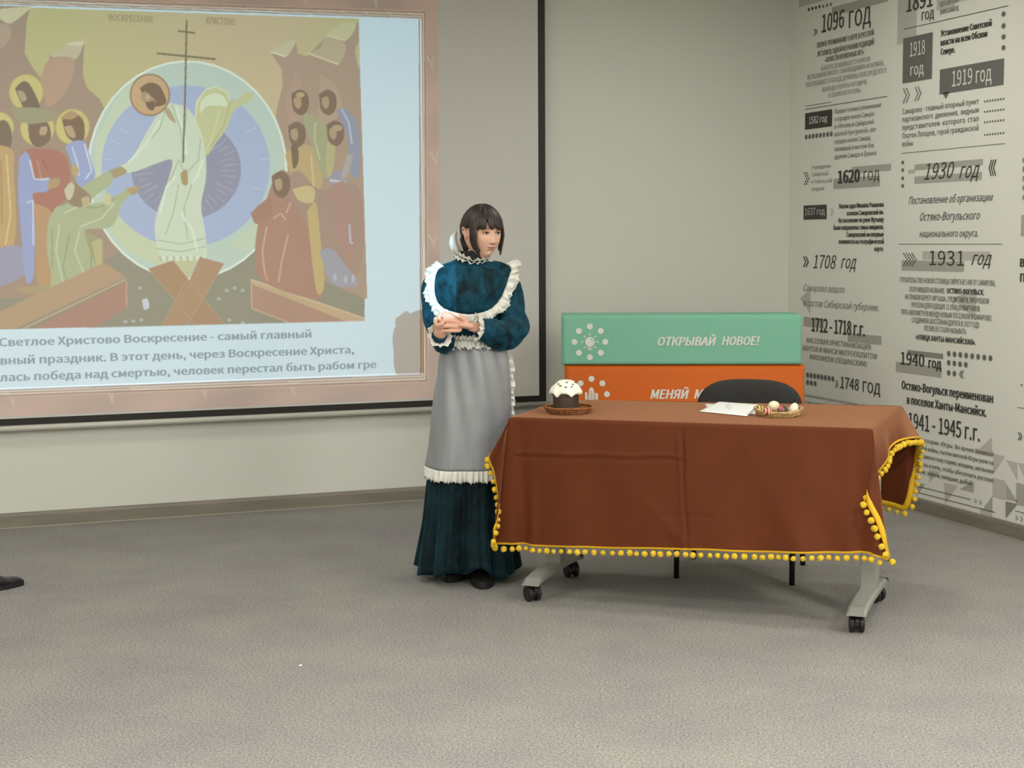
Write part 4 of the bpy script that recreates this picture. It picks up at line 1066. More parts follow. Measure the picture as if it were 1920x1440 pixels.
for (da, r, z) in ((0.15, 0.036, 0.1255), (-0.45, 0.052, 0.113), (0.45, 0.056, 0.109), (0.0, 0.058, 0.108), (-0.75, 0.045, 0.119), (1.3, 0.04, 0.123), (0.7, 0.046, 0.118)):
    bm = bmesh.new(); ball(bm, (r*math.cos(rdir+da), r*math.sin(rdir+da), z), 0.0045, (1.5, 0.8, 0.6), 8, 6, Matrix.Rotation(da*2, 3, 'Z')); obj('raisin', bm, m_rais, cake, True)
# papers
m_pap = mat('white_paper', S(242, 243, 238), 0.6); 
papc = at_z(1366, 768, ZT)
def sheet(name, corners, lift, label, curl=0.0, ink_=False, gl=None):
    """corners: 4 photo points on the table, left, top, right, bottom"""
    P4 = [at_z(x, y, ZT+lift) for x, y in corners]; c = sum(P4)/4
    o = tag(empty(name, (c[0], c[1], ZT+lift)), label, 'paper')
    n = 14; g_ = np.zeros((n, n, 3))
    for i in range(n):
        for j in range(n):
            u, v = j/(n-1), i/(n-1)
            p = (P4[0]*(1-u)*(1-v)+P4[1]*u*(1-v)+P4[2]*u*v+P4[3]*(1-u)*v)
            p = p+np.array([0, 0, curl*(math.sin(u*PI)*0.4*math.sin(v*3)+max(0, v-0.5)**1.5*2*math.sin(PI*min(1, max(0, (u-0.15)/0.85))))])
            g_[i, j] = p
    V, F = grid_mesh(g_-np.array([c[0], c[1], ZT+lift])); s_ = pyobj('sheet', V, F, m_pap, o, True)
    md = s_.modifiers.new('t', 'SOLIDIFY'); md.thickness = 0.0008; md.offset = 1
    return o, g_-np.array([c[0], c[1], ZT+lift])
o1, g1 = sheet('paper_sheet', [(1322, 757), (1424, 760), (1418, 776), (1330, 772)], 0.001, 'white paper sheet lowest in the pile, its corner showing at the left')
o2, g2 = sheet('paper_sheet', [(1310, 771), (1348, 753), (1430, 759), (1400, 780)], 0.004, 'white paper sheet on top of the pile, front edge curling up', 0.022)
m_ink = mat('pencil_grey', S(150, 160, 165), 0.7)
bm = bmesh.new()
for (i, j0, j1) in ((6, 4, 7), (5, 6, 9), (7, 3, 5)):
    for j in range(j0, j1):
        a, b_ = Vector(g2[i, j]), Vector(g2[i, j+1]); up = Vector((0, 0, 0.0012)); d = (b_-a).cross(Vector((0, 0, 1))).normalized()*0.0015
        bm.faces.new([bm.verts.new(p) for p in (a+up-d, b_+up-d, b_+up+d, a+up+d)])
obj('handwriting', bm, m_ink, o2)
# egg basket
ec = at_z(1459, 780.5, ZT); va = math.atan2(ec[1], ec[0])-PI/2
wicker('wicker_basket', ec, 0.094, 0.082, 0.021, m_wick2, 'pale wicker basket holding painted eggs at the right end of the table', va, 1.25, 0.014)
def egg(px, py, dz, r, m, label, rot, dpt=0.0, deco=None):
    c = at_z(px, py, ZT); c[2] = ZT+dz
    v_ = np.array([c[0], c[1], 0]); v_ /= np.linalg.norm(v_); c = c+v_*dpt
    o = tag(empty('painted_egg', tuple(c)), label, 'egg', 'painted eggs in the wicker basket')
    bm = bmesh.new(); res = bmesh.ops.create_uvsphere(bm, u_segments=24, v_segments=16, radius=r)
    M = Matrix.Rotation(rot[1], 3, 'Z') @ Matrix.Rotation(rot[0], 3, 'Y')
    for v in res['verts']:
        t = v.co.z/r; v.co.z *= 1.3; s = 1-0.13*t; v.co.x *= s; v.co.y *= s
        v.co = M @ v.co
    obj('shell', bm, m, o, True)
    return o, v_
def eggmat(name, base, stripe, sc, width=0.5, kind='wave'):
    m = bpy.data.materials.new(name); m.use_nodes = True; nt = m.node_tree; b = nt.nodes['Principled BSDF']; b.inputs['Roughness'].default_value = 0.25
    tc = nt.nodes.new('ShaderNodeTexCoord')
    if kind == 'wave':
        w = nt.nodes.new('ShaderNodeTexWave'); w.inputs['Scale'].default_value = sc; w.inputs['Distortion'].default_value = 4; w.inputs['Detail'].default_value = 1; outp = w.outputs[1]
    else:
        w = nt.nodes.new('ShaderNodeTexVoronoi'); w.inputs['Scale'].default_value = sc; outp = w.outputs[0]
    nt.links.new(tc.outputs['Object'], w.inputs[0]); r = nt.nodes.new('ShaderNodeValToRGB')
    r.color_ramp.elements[0].color = base; r.color_ramp.elements[1].color = stripe; r.color_ramp.elements[0].position = width-0.06; r.color_ramp.elements[1].position = width+0.06
    nt.links.new(outp, r.inputs[0]); nt.links.new(r.outputs[0], b.inputs['Base Color']); return m
egg(1424, 780.5, 0.0275, 0.018, eggmat('olive_gold', S(96, 88, 40), S(220, 190, 120), 22, 0.5), 'olive and gold patterned egg at the left end of the basket', (1.2, 0.3), 0.0)
egg(1440, 783.3, 0.0275, 0.0185, eggmat('red_white', S(170, 62, 46), S(232, 196, 172), 26, 0.62), 'red egg with white painted pattern, front left in the basket', (1.4, 0.9), 0.0)
egg(1451, 777.5, 0.037, 0.020, mat('cream_shell', S(236, 222, 188), 0.3), 'plain cream egg lying on top at the back of the basket', (1.45, 0.2), 0.0)
eo, ev = egg(1468, 783.3, 0.0285, 0.020, mat('dark_olive_shell', S(64, 58, 38), 0.25, noise=(60, 0.4)), 'dark egg with a pink painted flower, front centre of the basket', (1.4, 0.5), 0.0)
m_pink = mat('pink_paint', S(226, 96, 140), 0.4); bm = bmesh.new()
rgt = Vector((ev[1], -ev[0], 0)); fc_ = Vector((-ev[0], -ev[1], 0))
for k in range(6):
    a = 2*PI*k/6; rr = 0.0075 if k < 5 else 0
    c = rgt*(-0.006+rr*math.cos(a*6/5))+Vector((0, 0, 0.009+rr*math.sin(a*6/5)))+fc_*0.0185
    ball(bm, c, 0.0046, (1, 1, 1), 8, 6)
obj('painted_flower', bm, m_pink, eo, True)
eo, ev = egg(1488.5, 780, 0.0305, 0.019, mat('white_shell', S(238, 230, 204), 0.3), 'white egg with thin pink band at the right end of the basket', (0.5, 0.4), 0.0)
bm = bmesh.new(); tube(bm, [Matrix.Rotation(0.4, 3, 'Z') @ (Matrix.Rotation(0.5, 3, 'Y') @ Vector((0.0166*math.cos(a), 0.0166*math.sin(a), 0.0075))) for a in np.linspace(0, 2*PI, 30)], 0.0007, 5, False)
obj('painted_band', bm, mat('dusty_pink', S(190, 110, 100), 0.4), eo, True)

# ------------------------------------------------------------------ shoe at the left edge
def shoe_mesh(L=0.28, W=0.1, H=0.09):
    bm = bmesh.new(); n = 22; seg = 20; rings = []
    for i in range(n):
        t = i/(n-1)
        w = W/2*(0.72+0.28*math.sin(PI*min(1, t*1.0)**1.2*1.0+0.25))*(1 if t < 0.8 else math.sqrt(max(0.0, 1-((t-0.8)/0.2)**2))*0.98+0.02)
        if t < 0.06: w *= 0.75+4*t
        h = H*(1.0-0.15*t) if t < 0.35 else H*(0.9475-0.62*(min(1, (t-0.35)/0.4))**0.9)+0.0
        if t > 0.8: h *= 0.35+0.65*math.sqrt(max(0, 1-((t-0.8)/0.2)**2))
        ring = []
        for k in range(seg):
            a = 2*PI*k/seg; x = w*math.cos(a); z = h/2+h/2*math.copysign(abs(math.sin(a))**0.75, math.sin(a))
            if z < 0.02: x = w*math.copysign(abs(math.cos(a))**0.4, math.cos(a))
            ring.append(bm.verts.new((t*L-L*0.35, x, 0.014+z)))
        rings.append(ring)
    for i in range(n-1):
        for k in range(seg): bm.faces.new((rings[i][k], rings[i][(k+1) % seg], rings[i+1][(k+1) % seg], rings[i+1][k]))
    bm.faces.new(list(reversed(rings[0]))); bm.faces.new(rings[-1]); return bm
def sole_mesh(L=0.28, W=0.1, h=0.022):
    bm = bmesh.new(); N = 36; a0, a1 = [], []
    for k in range(N):
        a = 2*PI*k/N; t = 0.5+0.5*math.cos(a)
        w = W/2*(0.80+0.26*math.sin(PI*t*0.9+0.3)); x = (t-0.35)*L+0.004*math.cos(a); y = w*math.copysign(abs(math.sin(a))**0.75, math.sin(a))
        a0.append(bm.verts.new((x, y, 0))); a1.append(bm.verts.new((x, y, h)))
    for k in range(N): bm.faces.new((a0[k], a0[(k+1) % N], a1[(k+1) % N], a1[k]))
    bm.faces.new(list(reversed(a0))); bm.faces.new(a1); return bm
m_shoe = mat('black_leather', S(30, 28, 27), 0.32); m_sole = mat('black_sole', S(14, 13, 12), 0.7)
tip = at_z(44, 1096, 0); sp = at_z(-20, 1106, 0); dsh = tip-sp; ash = math.atan2(dsh[1], dsh[0])
so = tag(empty('shoe', tuple(tip-np.array([math.cos(ash), math.sin(ash), 0])*0.185), ash), 'toe of a black shoe reaching in at the left edge of the picture', 'shoe')
obj('upper', shoe_mesh(), m_shoe, so, True); obj('sole', sole_mesh(), m_sole, so)

# ------------------------------------------------------------------ the woman
PR = np.array([2.109, 6.213, 0.0]); PA = -math.atan2(PR[0], PR[1])
pxl = np.array([math.cos(PA), math.sin(PA), 0]); pyl = np.array([-math.sin(PA), math.cos(PA), 0])   # to the viewer's right, away from the viewer
def W(px, py, dy=0.0):
    """photo point -> the woman's own coordinates in the upright plane dy behind her axis"""
    p = at_plane(px, py, PR+pyl*dy, pyl)-PR
    return np.array([float(np.dot(p, pxl)), dy, p[2]])
woman = tag(empty('person', tuple(PR), PA), 'person in a long teal velvet dress with grey ruffled apron, hands clasped, looking sideways', 'person')
m_skin = mat('skin', S(226, 178, 152), 0.55, vcol='skin_colour')
m_skin.node_tree.nodes['Principled BSDF'].inputs['Subsurface Weight'].default_value = 0.0
def velvet(name, c0, c1, scale, bumps):  # lighter noise patches are highlights of crushed velvet painted into the colour
    m = mat(name, c0, 0.7, two=c1, noise=(scale, 1, (1, 1, 0.6)), bump=(bumps, 1.0), sheen=(0.35, 0.3, (0.10, 0.50, 0.62, 1)), spec=0.2)
    for nd in m.node_tree.nodes:
        if nd.type == 'VALTORGB': nd.color_ramp.elements[0].position = 0.36; nd.color_ramp.elements[1].position = 0.70
        if nd.type == 'TEX_NOISE' and nd.inputs['Scale'].default_value < 20: nd.inputs['Detail'].default_value = 8; nd.inputs['Roughness'].default_value = 0.62; nd.inputs['Distortion'].default_value = 0.8
        if nd.type == 'BUMP': nd.inputs['Distance'].default_value = 0.010
    return m
m_vel = velvet('teal_velvet', (0.001, 0.013, 0.020, 1), (0.005, 0.078, 0.128, 1), 17, 30)
m_veld = velvet('dark_teal_velvet', (0.0006, 0.005, 0.007, 1), (0.002, 0.024, 0.033, 1), 11, 22)
m_blackc = mat('black_knit', S(20, 20, 22), 0.8)
m_lace = mat('white_satin', S(226, 225, 216), 0.4, bump=(90, 0.4))
m_apron = mat('silver_satin', S(136, 138, 141), 0.36, noise=(4, 0.06, (1, 1, 0.3)), bump=(14, 0.35, (1, 1, 0.35)))
m_apron.node_tree.nodes['Principled BSDF'].inputs['Specular IOR Level'].default_value = 0.7
m_hair = mat('dark_brown_hair', S(34, 24, 20), 0.42, two=S(58, 40, 33), noise=(40, 1, (1, 1, 0.1)))

# --- head: a displaced ellipsoid facing -y
HC = W(902, 437, 0.0); HC[1] = -0.015
HYAW = math.radians(33); HR = Matrix.Rotation(HYAW, 3, 'Z') @ Matrix.Rotation(math.radians(3), 3, 'X')
def head_point(th, ph):
    """th polar from the crown, ph azimuth, 0 = towards the face (-y)"""
    s, c = math.sin(th), math.cos(th)
    ux, uy, uz = s*math.sin(ph), -s*math.cos(ph), c
    x, y, z = ux*0.0735, uy*0.092, uz*0.112
    if uz < 0:
        t = -uz; x *= 1-0.31*t**2.1; y = y*(1-0.16*t) if uy < 0 else y*(1-0.55*t)
        if uy < 0: y -= 0.010*t*max(0, -uy)
    if uy < 0:
        f = -uy
        # flatten the face, then features by gaussian bumps in (x, z)
        y = -0.092*f**0.82*(1 if uz > 0 else 1-0.10*uz*uz) + (-0.004 if uz < 0 else 0)
        g = lambda cx, cz, sx, sz: math.exp(-((x-cx)/sx)**2-((z-cz)/sz)**2)
        d = 0
        nz_t = min(1, max(0, (0.012-z)/0.050))
        if -0.046 < z < 0.016: d += (0.003+0.0145*nz_t**1.4)*math.exp(-(x/(0.0055+0.0045*nz_t))**2)*(1 if z > -0.038 else max(0, 1-(-0.038-z)/0.009))
        d += 0.0035*(g(0.0095, -0.036, 0.005, 0.005)+g(-0.0095, -0.036, 0.005, 0.005))
        d -= 0.0085*(g(0.031, 0.004, 0.016, 0.011)+g(-0.031, 0.004, 0.016, 0.011))
        d += 0.004*(g(0.03, 0.026, 0.02, 0.008)+g(-0.03, 0.026, 0.02, 0.008))
        d += 0.0050*(g(0, -0.0565, 0.015, 0.0040)+g(0, -0.0655, 0.013, 0.0045)) - 0.003*g(0, -0.0610, 0.017, 0.0018)
        d -= 0.003*g(0, -0.075, 0.02, 0.005)
        d += 0.007*g(0, -0.092, 0.017, 0.012)
        d += 0.0055*(g(0.040, -0.034, 0.020, 0.022)+g(-0.040, -0.034, 0.020, 0.022))
        y -= d
    return Vector((x, y, z))
bm = bmesh.new(); NU, NV = 96, 84; rings = []
for i in range(1, NV):
    th = PI*i/NV; ring = []
    for k in range(NU):
        u = k/NU*2*PI; ph = u-0.55*math.sin(u)*0.6   # denser at the face
        ring.append(bm.verts.new(head_point(th, ph)))
    rings.append(ring)
for a_, b_ in zip(rings[:-1], rings[1:]):
    for k in range(NU): bm.faces.new((a_[k], a_[(k+1) % NU], b_[(k+1) % NU], b_[k]))
tp = bm.verts.new(head_point(0.0001, 0)); bt = bm.verts.new(head_point(PI-0.0001, 0))
for k in range(NU): bm.faces.new((tp, rings[0][(k+1) % NU], rings[0][k])); bm.faces.new((bt, rings[-1][k], rings[-1][(k+1) % NU]))
# ears
for sx in (-1, 1):
    ball(bm, (sx*0.0765, 0.008, -0.004), 0.0185, (0.30, 0.75, 1.45), 12, 8, Matrix.Rotation(sx*0.35, 3, 'Z'))
    tube(bm, [(sx*(0.081+0.004*math.sin(a)), 0.008+0.014*math.cos(a), -0.001+0.026*math.sin(a+0.4)) for a in np.linspace(-0.6, 3.4, 12)], 0.0036, 6)
for v in bm.verts: v.co = HR @ v.co + Vector(HC)
# --- body skeleton, grown with the Skin modifier
def skin_part(nodes, edges, root=0, sub=2):
    me = bpy.data.meshes.new('s'); me.from_pydata([tuple(n[0]) for n in nodes], edges, []); me.update()
    o = bpy.data.objects.new('s', me); C.objects.link(o)
    md = o.modifiers.new('skin', 'SKIN'); md.use_smooth_shade = True
    sv = me.skin_vertices[0].data
    for i, n in enumerate(nodes):
        r = n[1]; sv[i].radius = (r, r) if not hasattr(r, '__len__') else r
        sv[i].use_root = (i == root)
    sb = o.modifiers.new('sub', 'SUBSURF'); sb.levels = sub; sb.render_levels = sub
    dg = bpy.context.evaluated_depsgraph_get(); ev = o.evaluated_get(dg); m2 = bpy.data.meshes.new_from_object(ev)
    bpy.data.objects.remove(o); return m2
V3 = lambda *a: np.array(a, float)
SHL = V3(-0.150, 0.005, 1.355); SHR = V3(0.150, 0.005, 1.355)      # her right shoulder is at the viewer's left
EL = W(806, 640, -0.02); EL[0] += 0.045; ER = W(968, 628, -0.03); ER[0] += -0.0
WL = W(828, 622, -0.215); WR = W(889, 614, -0.20)
NK = V3(HC[0]-0.012, 0.012, 1.44)
nodes = [(V3(0, 0.0, 0.93), (0.125, 0.095)), (V3(0, 0.0, 1.08), (0.100, 0.078)), (V3(0, 0, 1.24), (0.125, 0.088)), (V3(0, 0.005, 1.345), (0.10, 0.075)), (V3(0.002, 0.012, 1.40), 0.058), (NK, 0.048), (V3(*(HC+V3(-0.006, 0.02, -0.055))), 0.047), (V3(*(HC+V3(0, 0.01, 0))), 0.06),
         (SHL, 0.048), (EL, 0.036), (WL+(EL-WL)*0.25, 0.026), (WL, 0.0225), (SHR, 0.048), (ER, 0.036), (WR+(ER-WR)*0.25, 0.026), (WR, 0.0225),
         (V3(-0.085, 0, 0.84), 0.078), (V3(-0.085, -0.01, 0.48), 0.052), (V3(-0.08, 0.02, 0.10), 0.036), (V3(0.085, 0, 0.84), 0.078), (V3(0.085, -0.01, 0.48), 0.052), (V3(0.075, 0.0, 0.10), 0.036)]
edges = [(0, 1), (1, 2), (2, 3), (3, 4), (4, 5), (5, 6), (6, 7), (3, 8), (8, 9), (9, 10), (10, 11), (3, 12), (12, 13), (13, 14), (14, 15), (0, 16), (16, 17), (17, 18), (0, 19), (19, 20), (20, 21)]
parts = [skin_part(nodes, edges, 0, 2)]
# --- hands
def chain(pts, r):
    return skin_part([(p, q) for p, q in zip(pts, r)], [(i, i+1) for i in range(len(pts)-1)], 0, 2)
# her left hand (viewer's right): back of the hand towards the viewer, fingers reaching left and folding over the other hand
def hp(px, py, dy): return W(px, py, dy)
palmL = [hp(891, 613, -0.205), hp(878, 611, -0.215), hp(866, 609, -0.222), hp(857, 609, -0.224)]
parts.append(skin_part([(WR+V3(0.05, 0.03, 0), 0.026), (WR, 0.024), (palmL[0], 0.024), (palmL[1], 0.026)], [(0, 1), (1, 2), (2, 3)], 0, 2))
parts.append(skin_part([(palmL[0], (0.024, 0.018)), (palmL[1], (0.032, 0.016)), (palmL[2], (0.037, 0.015)), (palmL[3], (0.033, 0.013))], [(0, 1), (1, 2), (2, 3)], 0, 2))
fl_ = [  # index, middle, ring, little (top to bottom in the picture)
    [hp(862, 598, -0.222), hp(850, 593, -0.238), hp(838, 592, -0.243), hp(829, 595, -0.236)],
    [hp(861, 605, -0.228), hp(847, 601, -0.244), hp(833, 601, -0.246), hp(823, 605, -0.236)],
    [hp(861, 613, -0.228), hp(847, 611, -0.244), hp(833, 611, -0.245), hp(823, 614, -0.234)],
    [hp(862, 620, -0.224), hp(850, 620, -0.236), hp(838, 620, -0.236), hp(829, 621, -0.228)]]
for i, f in enumerate(fl_):
    r0 = [0.0112, 0.0106, 0.0098, 0.0082] if i < 3 else [0.0100, 0.0094, 0.0086, 0.0072]
    parts.append(chain([palmL[2]*0.5+f[0]*0.5]+f, [0.0120]+r0))
th_ = [palmL[1]+V3(0, -0.004, 0.012), hp(868, 597, -0.236), hp(856, 590, -0.248), hp(846, 587, -0.246)]
parts.append(chain(th_, [0.014, 0.0115, 0.0100, 0.0082]))
# her right hand (viewer's left), under the other, fingers curled up and forward
parts.append(skin_part([(WL+V3(-0.02, 0.06, -0.01), 0.026), (WL, 0.024), (hp(829, 620, -0.207), 0.025), (hp(830, 612, -0.215), 0.027)], [(0, 1), (1, 2), (2, 3)], 0, 2))
palmR = [hp(829, 622, -0.205), hp(830, 615, -0.215), hp(831, 607, -0.220), hp(834, 601, -0.218)]
parts.append(skin_part([(palmR[0], (0.022, 0.018)), (palmR[1], (0.028, 0.018)), (palmR[2], (0.031, 0.017)), (palmR[3], (0.028, 0.014))], [(0, 1), (1, 2), (2, 3)], 0, 2))
fr_ = [
    [hp(822, 598, -0.222), hp(817, 596, -0.236), hp(816, 605, -0.246), hp(821, 611, -0.243)],
    [hp(829, 593, -0.220), hp(826, 588, -0.234), hp(823, 594, -0.247), hp(824, 602, -0.247)],
    [hp(836, 592, -0.218), hp(835, 586, -0.228), hp(833, 587, -0.240), hp(832, 593, -0.246)],
    [hp(842, 594, -0.214), hp(843, 588, -0.222), hp(842, 587, -0.233), hp(840, 592, -0.238)]]
for i, f in enumerate(fr_):
    parts.append(chain([palmR[2]*0.4+f[0]*0.6]+f, [0.0115, 0.0108, 0.0102, 0.0094, 0.0080]))
parts.append(chain([palmR[1]+V3(-0.008, -0.005, 0), hp(820, 612, -0.240), hp(825, 608, -0.254), hp(833, 606, -0.256)], [0.013, 0.011, 0.0098, 0.008]))
# --- join all and remesh into one continuous surface
for m2 in parts: bm.from_mesh(m2); bpy.data.meshes.remove(m2)
me = bpy.data.meshes.new('body_raw'); bmesh.ops.recalc_face_normals(bm, faces=bm.faces); bm.to_mesh(me); bm.free()
o = bpy.data.objects.new('body_raw', me); C.objects.link(o)
rm = o.modifiers.new('remesh', 'REMESH'); rm.mode = 'VOXEL'; rm.voxel_size = 0.0025; rm.use_smooth_shade = True
sm_ = o.modifiers.new('smooth', 'SMOOTH'); sm_.factor = 0.4; sm_.iterations = 1
dg = bpy.context.evaluated_depsgraph_get(); bme = bpy.data.meshes.new_from_object(o.evaluated_get(dg)); bpy.data.objects.remove(o)
bme.name = 'body'; bme.materials.clear()
n = len(bme.vertices); co = np.empty(n*3); bme.vertices.foreach_get('co', co); co = co.reshape(-1, 3)
HRi = np.array(HR.inverted()); hl = (co-HC[None]) @ HRi.T
base = np.array(S(224, 180, 156)[:3]); colr = np.tile(base, (n, 1))
G = lambda cx, cz, sx, sz: np.exp(-((hl[:, 0]-cx)/sx)**2-((hl[:, 2]-cz)/sz)**2)*(hl[:, 1] < -0.03)
def mix_(w, c): global colr; colr = colr*(1-w[:, None])+np.array(S(*c)[:3])[None]*w[:, None]
mix_(0.28*(G(0.038, -0.032, 0.02, 0.016)+G(-0.038, -0.032, 0.02, 0.016)), (214, 130, 110))
mix_(np.clip(1.3*np.exp(-(hl[:, 0]/0.0175)**4-((hl[:, 2]+0.0610-9*hl[:, 0]**2)/(0.0070-0.15*np.abs(hl[:, 0])))**4)*(hl[:, 1] < -0.07), 0, 0.7), (190, 108, 98))
mix_(0.9*np.exp(-(hl[:, 0]/0.017)**4-((hl[:, 2]+0.0610-11*hl[:, 0]**2)/0.0013)**2)*(hl[:, 1] < -0.07), (120, 58, 52))
for sx in (-1, 1):
    mix_(np.clip(0.55*G(sx*0.031, 0.006, 0.017, 0.0085), 0, 1), (150, 98, 80))
    mix_(np.clip(1.0*np.exp(-((hl[:, 0]-sx*0.032)/0.018)**4-((hl[:, 2]-0.0235)/0.0030)**2)*(hl[:, 1] < -0.05), 0, 0.7), (84, 58, 46))
    mix_(np.clip(0.9*np.exp(-((hl[:, 0]-sx*0.0085)/0.0035)**2-((hl[:, 2]+0.0425)/0.003)**2)*(hl[:, 1] < -0.07), 0, 1), (110, 60, 50))
hand = co[:, 1] < -0.17
mix_(0.22*hand.astype(float), (222, 150, 128))
ca = bme.color_attributes.new('skin_colour', 'FLOAT_COLOR', 'POINT'); cc = np.ones((n, 4), np.float32); cc[:, :3] = colr; ca.data.foreach_set('color', cc.ravel())
link('body', bme, m_skin, woman, True)
# eyes
m_lid = mat('eyelid', S(196, 146, 122), 0.6); m_eyew = mat('eye_white', S(196, 186, 178), 0.25); m_iris = mat('brown_iris', S(40, 26, 18), 0.15); m_lash = mat('eyelash', S(26, 20, 18), 0.6)
for sx in (-1, 1):
    c = Vector((sx*0.0300, -0.0768, 0.003)); d = Vector((0.12, -1, -0.02)).normalized()
    bm = bmesh.new(); ball(bm, HR @ c+Vector(HC), 0.0112, (1, 1, 1), 20, 14, HR)
    eye = obj('eye', bm, m_eyew, woman, True)
    bm = bmesh.new(); ball(bm, HR @ (c+d*0.0060)+Vector(HC), 0.0066, (1, 1, 1), 14, 10, HR); obj('iris', bm, m_iris, eye, True)
    bm = bmesh.new(); tube(bm, [HR @ (c+Vector((0.0145*math.cos(a), -0.0098-0.0015*math.sin(a), 0.0050*math.sin(a)-0.0003)))+Vector(HC) for a in np.linspace(0.1, PI-0.1, 10)], 0.0017, 5); obj('eyelashes', bm, m_lash, eye, True)
    bm = bmesh.new()   # upper lid
    tube(bm, [HR @ (c+Vector((0.0135*math.cos(a), -0.0082, 0.0066*math.sin(a)+0.0022)))+Vector(HC) for a in np.linspace(0.12, PI-0.12, 10)], 0.0028, 6); obj('eyelid', bm, m_lid, eye, True)

# --- hair
bm = bmesh.new(); NUh = 64; rings = []
for i in range(0, 30):
    t = i/29; ring = []
    for k in range(NUh):
        ph = 2*PI*k/NUh; a = abs((ph+PI) % (2*PI)-PI)
        thmax = math.radians(50+ (a/PI)**0.8*78) if a < 1.0 else math.radians(50+(1/PI)**0.8*78+(a-1.0)/(PI-1)*36)
        thmax -= math.radians(13)*math.exp(-((a-1.55)/0.35)**2)
        th = 0.02+thmax*t; p = head_point(th, ph)
        q = Vector((p.x, p.y, p.z)); nn = Vector((p.x/0.0735**2, p.y/0.092**2, p.z/0.112**2)).normalized()
        e = 0.0135+0.003*math.sin(ph*13+i*0.3)*0.4
        if t > 0.9: e *= 1-(t-0.9)*5
        q = q+nn*e; ring.append(bm.verts.new(HR @ q+Vector(HC)))
    rings.append(ring)
for a_, b_ in zip(rings[:-1], rings[1:]):
    for k in range(NUh): bm.faces.new((a_[k], a_[(k+1) % NUh], b_[(k+1) % NUh], b_[k]))
bm.faces.new(rings[0])
# gathered hair at the nape
tube(bm, [HR @ Vector(p)+Vector(HC) for p in ((0, 0.085, 0.0), (0, 0.098, -0.035), (-0.003, 0.085, -0.07), (-0.006, 0.070, -0.10))], [0.035, 0.040, 0.032, 0.014], 14)
def lock(ph, th_end, drop, r=0.0042, lift=0.016, inward=0.0, sway=0.0):
    pts = []; n = 9
    for i in range(n):
        th = 0.12+(th_end-0.12)*i/(n-1); p = head_point(th, ph); nn = Vector((p.x/0.0735**2, p.y/0.092**2, p.z/0.112**2)).normalized()
        l = lift if i < n-2 or drop > 0 else lift*0.75
        if abs(math.sin(ph)) < 0.75 and math.cos(ph) > 0:      # fringe stands clear of brow and nose
            p = Vector((0.0735*math.sin(th)*math.sin(ph), -0.094*math.sin(th)*math.cos(ph), 0.112*math.cos(th)))
        pts.append(p+nn*l)
    if drop > 0:
        e = pts[-1]; m_ = 6
        for i in range(1, m_+1):
            s = i/m_; pts.append(e+Vector((-e.x*inward*s*s+sway*s, 0.004*math.sin(s*3), -drop*s)))
    n = len(pts); rad = [r*(0.6+0.7*math.sin(PI*min(1, (i+1)/n*0.8))) if i < n-1 else r*0.25 for i in range(n)]
    tube(bm, [HR @ p+Vector(HC) for p in pts], rad, 6, True, 0.55)
rr = random.Random(3)
for k in range(46):          # fringe
    ph = -0.92+1.84*k/45; 
    if -0.46 < ph < -0.30 or 0.05 < ph < 0.09: continue
    lock(ph+rr.uniform(-0.02, 0.02), math.radians(79+rr.uniform(-2.5, 2.5)+4*abs(ph)), 0, 0.0046, 0.0155)
for k in range(16):          # side locks framing the face
    for sx in (-1, 1):
        ph = sx*(0.96+(0.30 if sx < 0 else 0.42)*k/15)+rr.uniform(-0.02, 0.02)
        lock(ph, math.radians(92), (0.085 if k < 9 else 0.07)*(rr.uniform(0.85, 1.1) if sx < 0 else rr.uniform(0.9, 1.12)), 0.0042, 0.015, 0.22 if sx > 0 else 0.34)
for k in range(26):          # hair drawn back over the sides
    for sx in (-1, 1):
        ph = sx*(1.30+1.75*k/25); lock(ph, math.radians(78+46*(k/25)**1.3), 0, 0.005, 0.0140)
obj('hair', bm, m_hair, woman, True)
# white kerchief bow behind the neck
def surf(name, P, m, parent=woman, thick=0.0015):
    V, F = grid_mesh(np.array(P)); o = pyobj(name, V, F, m, parent, True)
    if thick: md = o.modifiers.new('t', 'SOLIDIFY'); md.thickness = thick; md.offset = 0
    return o
P = []
for i in range(12):
    t = i/11; row = []
    for j in range(14):
        u = j/13; px = 861-(20*math.sin(PI*min(1, 0.15+t*0.72)))*u**0.8-1+6*t; py = 432+46*t
        row.append(W(px, py+3*u, 0.045+0.012*math.sin(u*9+t*2)))
    P.append(row)
surf('hair_ribbon', P, m_lace)

# --- clothes
def ruffle(name, inner, out, width, waves, amp, m=m_lace, parent=woman, rows=5, wvar=0.25, seed=1, nrm=None, closed=False, gather=0.0):
    """gathered strip: inner = list of points, out = list of directions it spreads to, nrm = facing direction"""
    r = np.random.default_rng(seed); inner = np.array(inner, float); out = np.array(out, float); n = len(inner)
    s = np.linspace(0, 1, n); ph = 2*PI*waves*s+0.9*np.sin(2*PI*s*waves*0.31+seed)+0.6*np.sin(2*PI*s*waves*0.17)
    tan = np.gradient(inner, axis=0); tan /= np.linalg.norm(tan, axis=1)[:, None]+1e-9
    nn = np.cross(tan, out); nn /= np.linalg.norm(nn, axis=1)[:, None]+1e-9
    wv = 1+wvar*0.6*np.sin(2*PI*s*waves*0.43+seed*2)+0.07*np.sin(ph*2)
    P = []
    for q in range(rows):
        t = q/(rows-1)
        off = amp*(0.25+0.75*t)*np.sin(ph+0.5*t)+amp*0.22*t*np.sin(2.0*ph+1)
        lat = 0.5*amp*t*np.sin(2*ph+0.8)
        P.append(inner+out*(width*t*wv)[:, None]+nn*off[:, None]+tan*(0.6*lat)[:, None])
    P = np.array(P)
    return surf(name, P, m, parent, 0.0012)
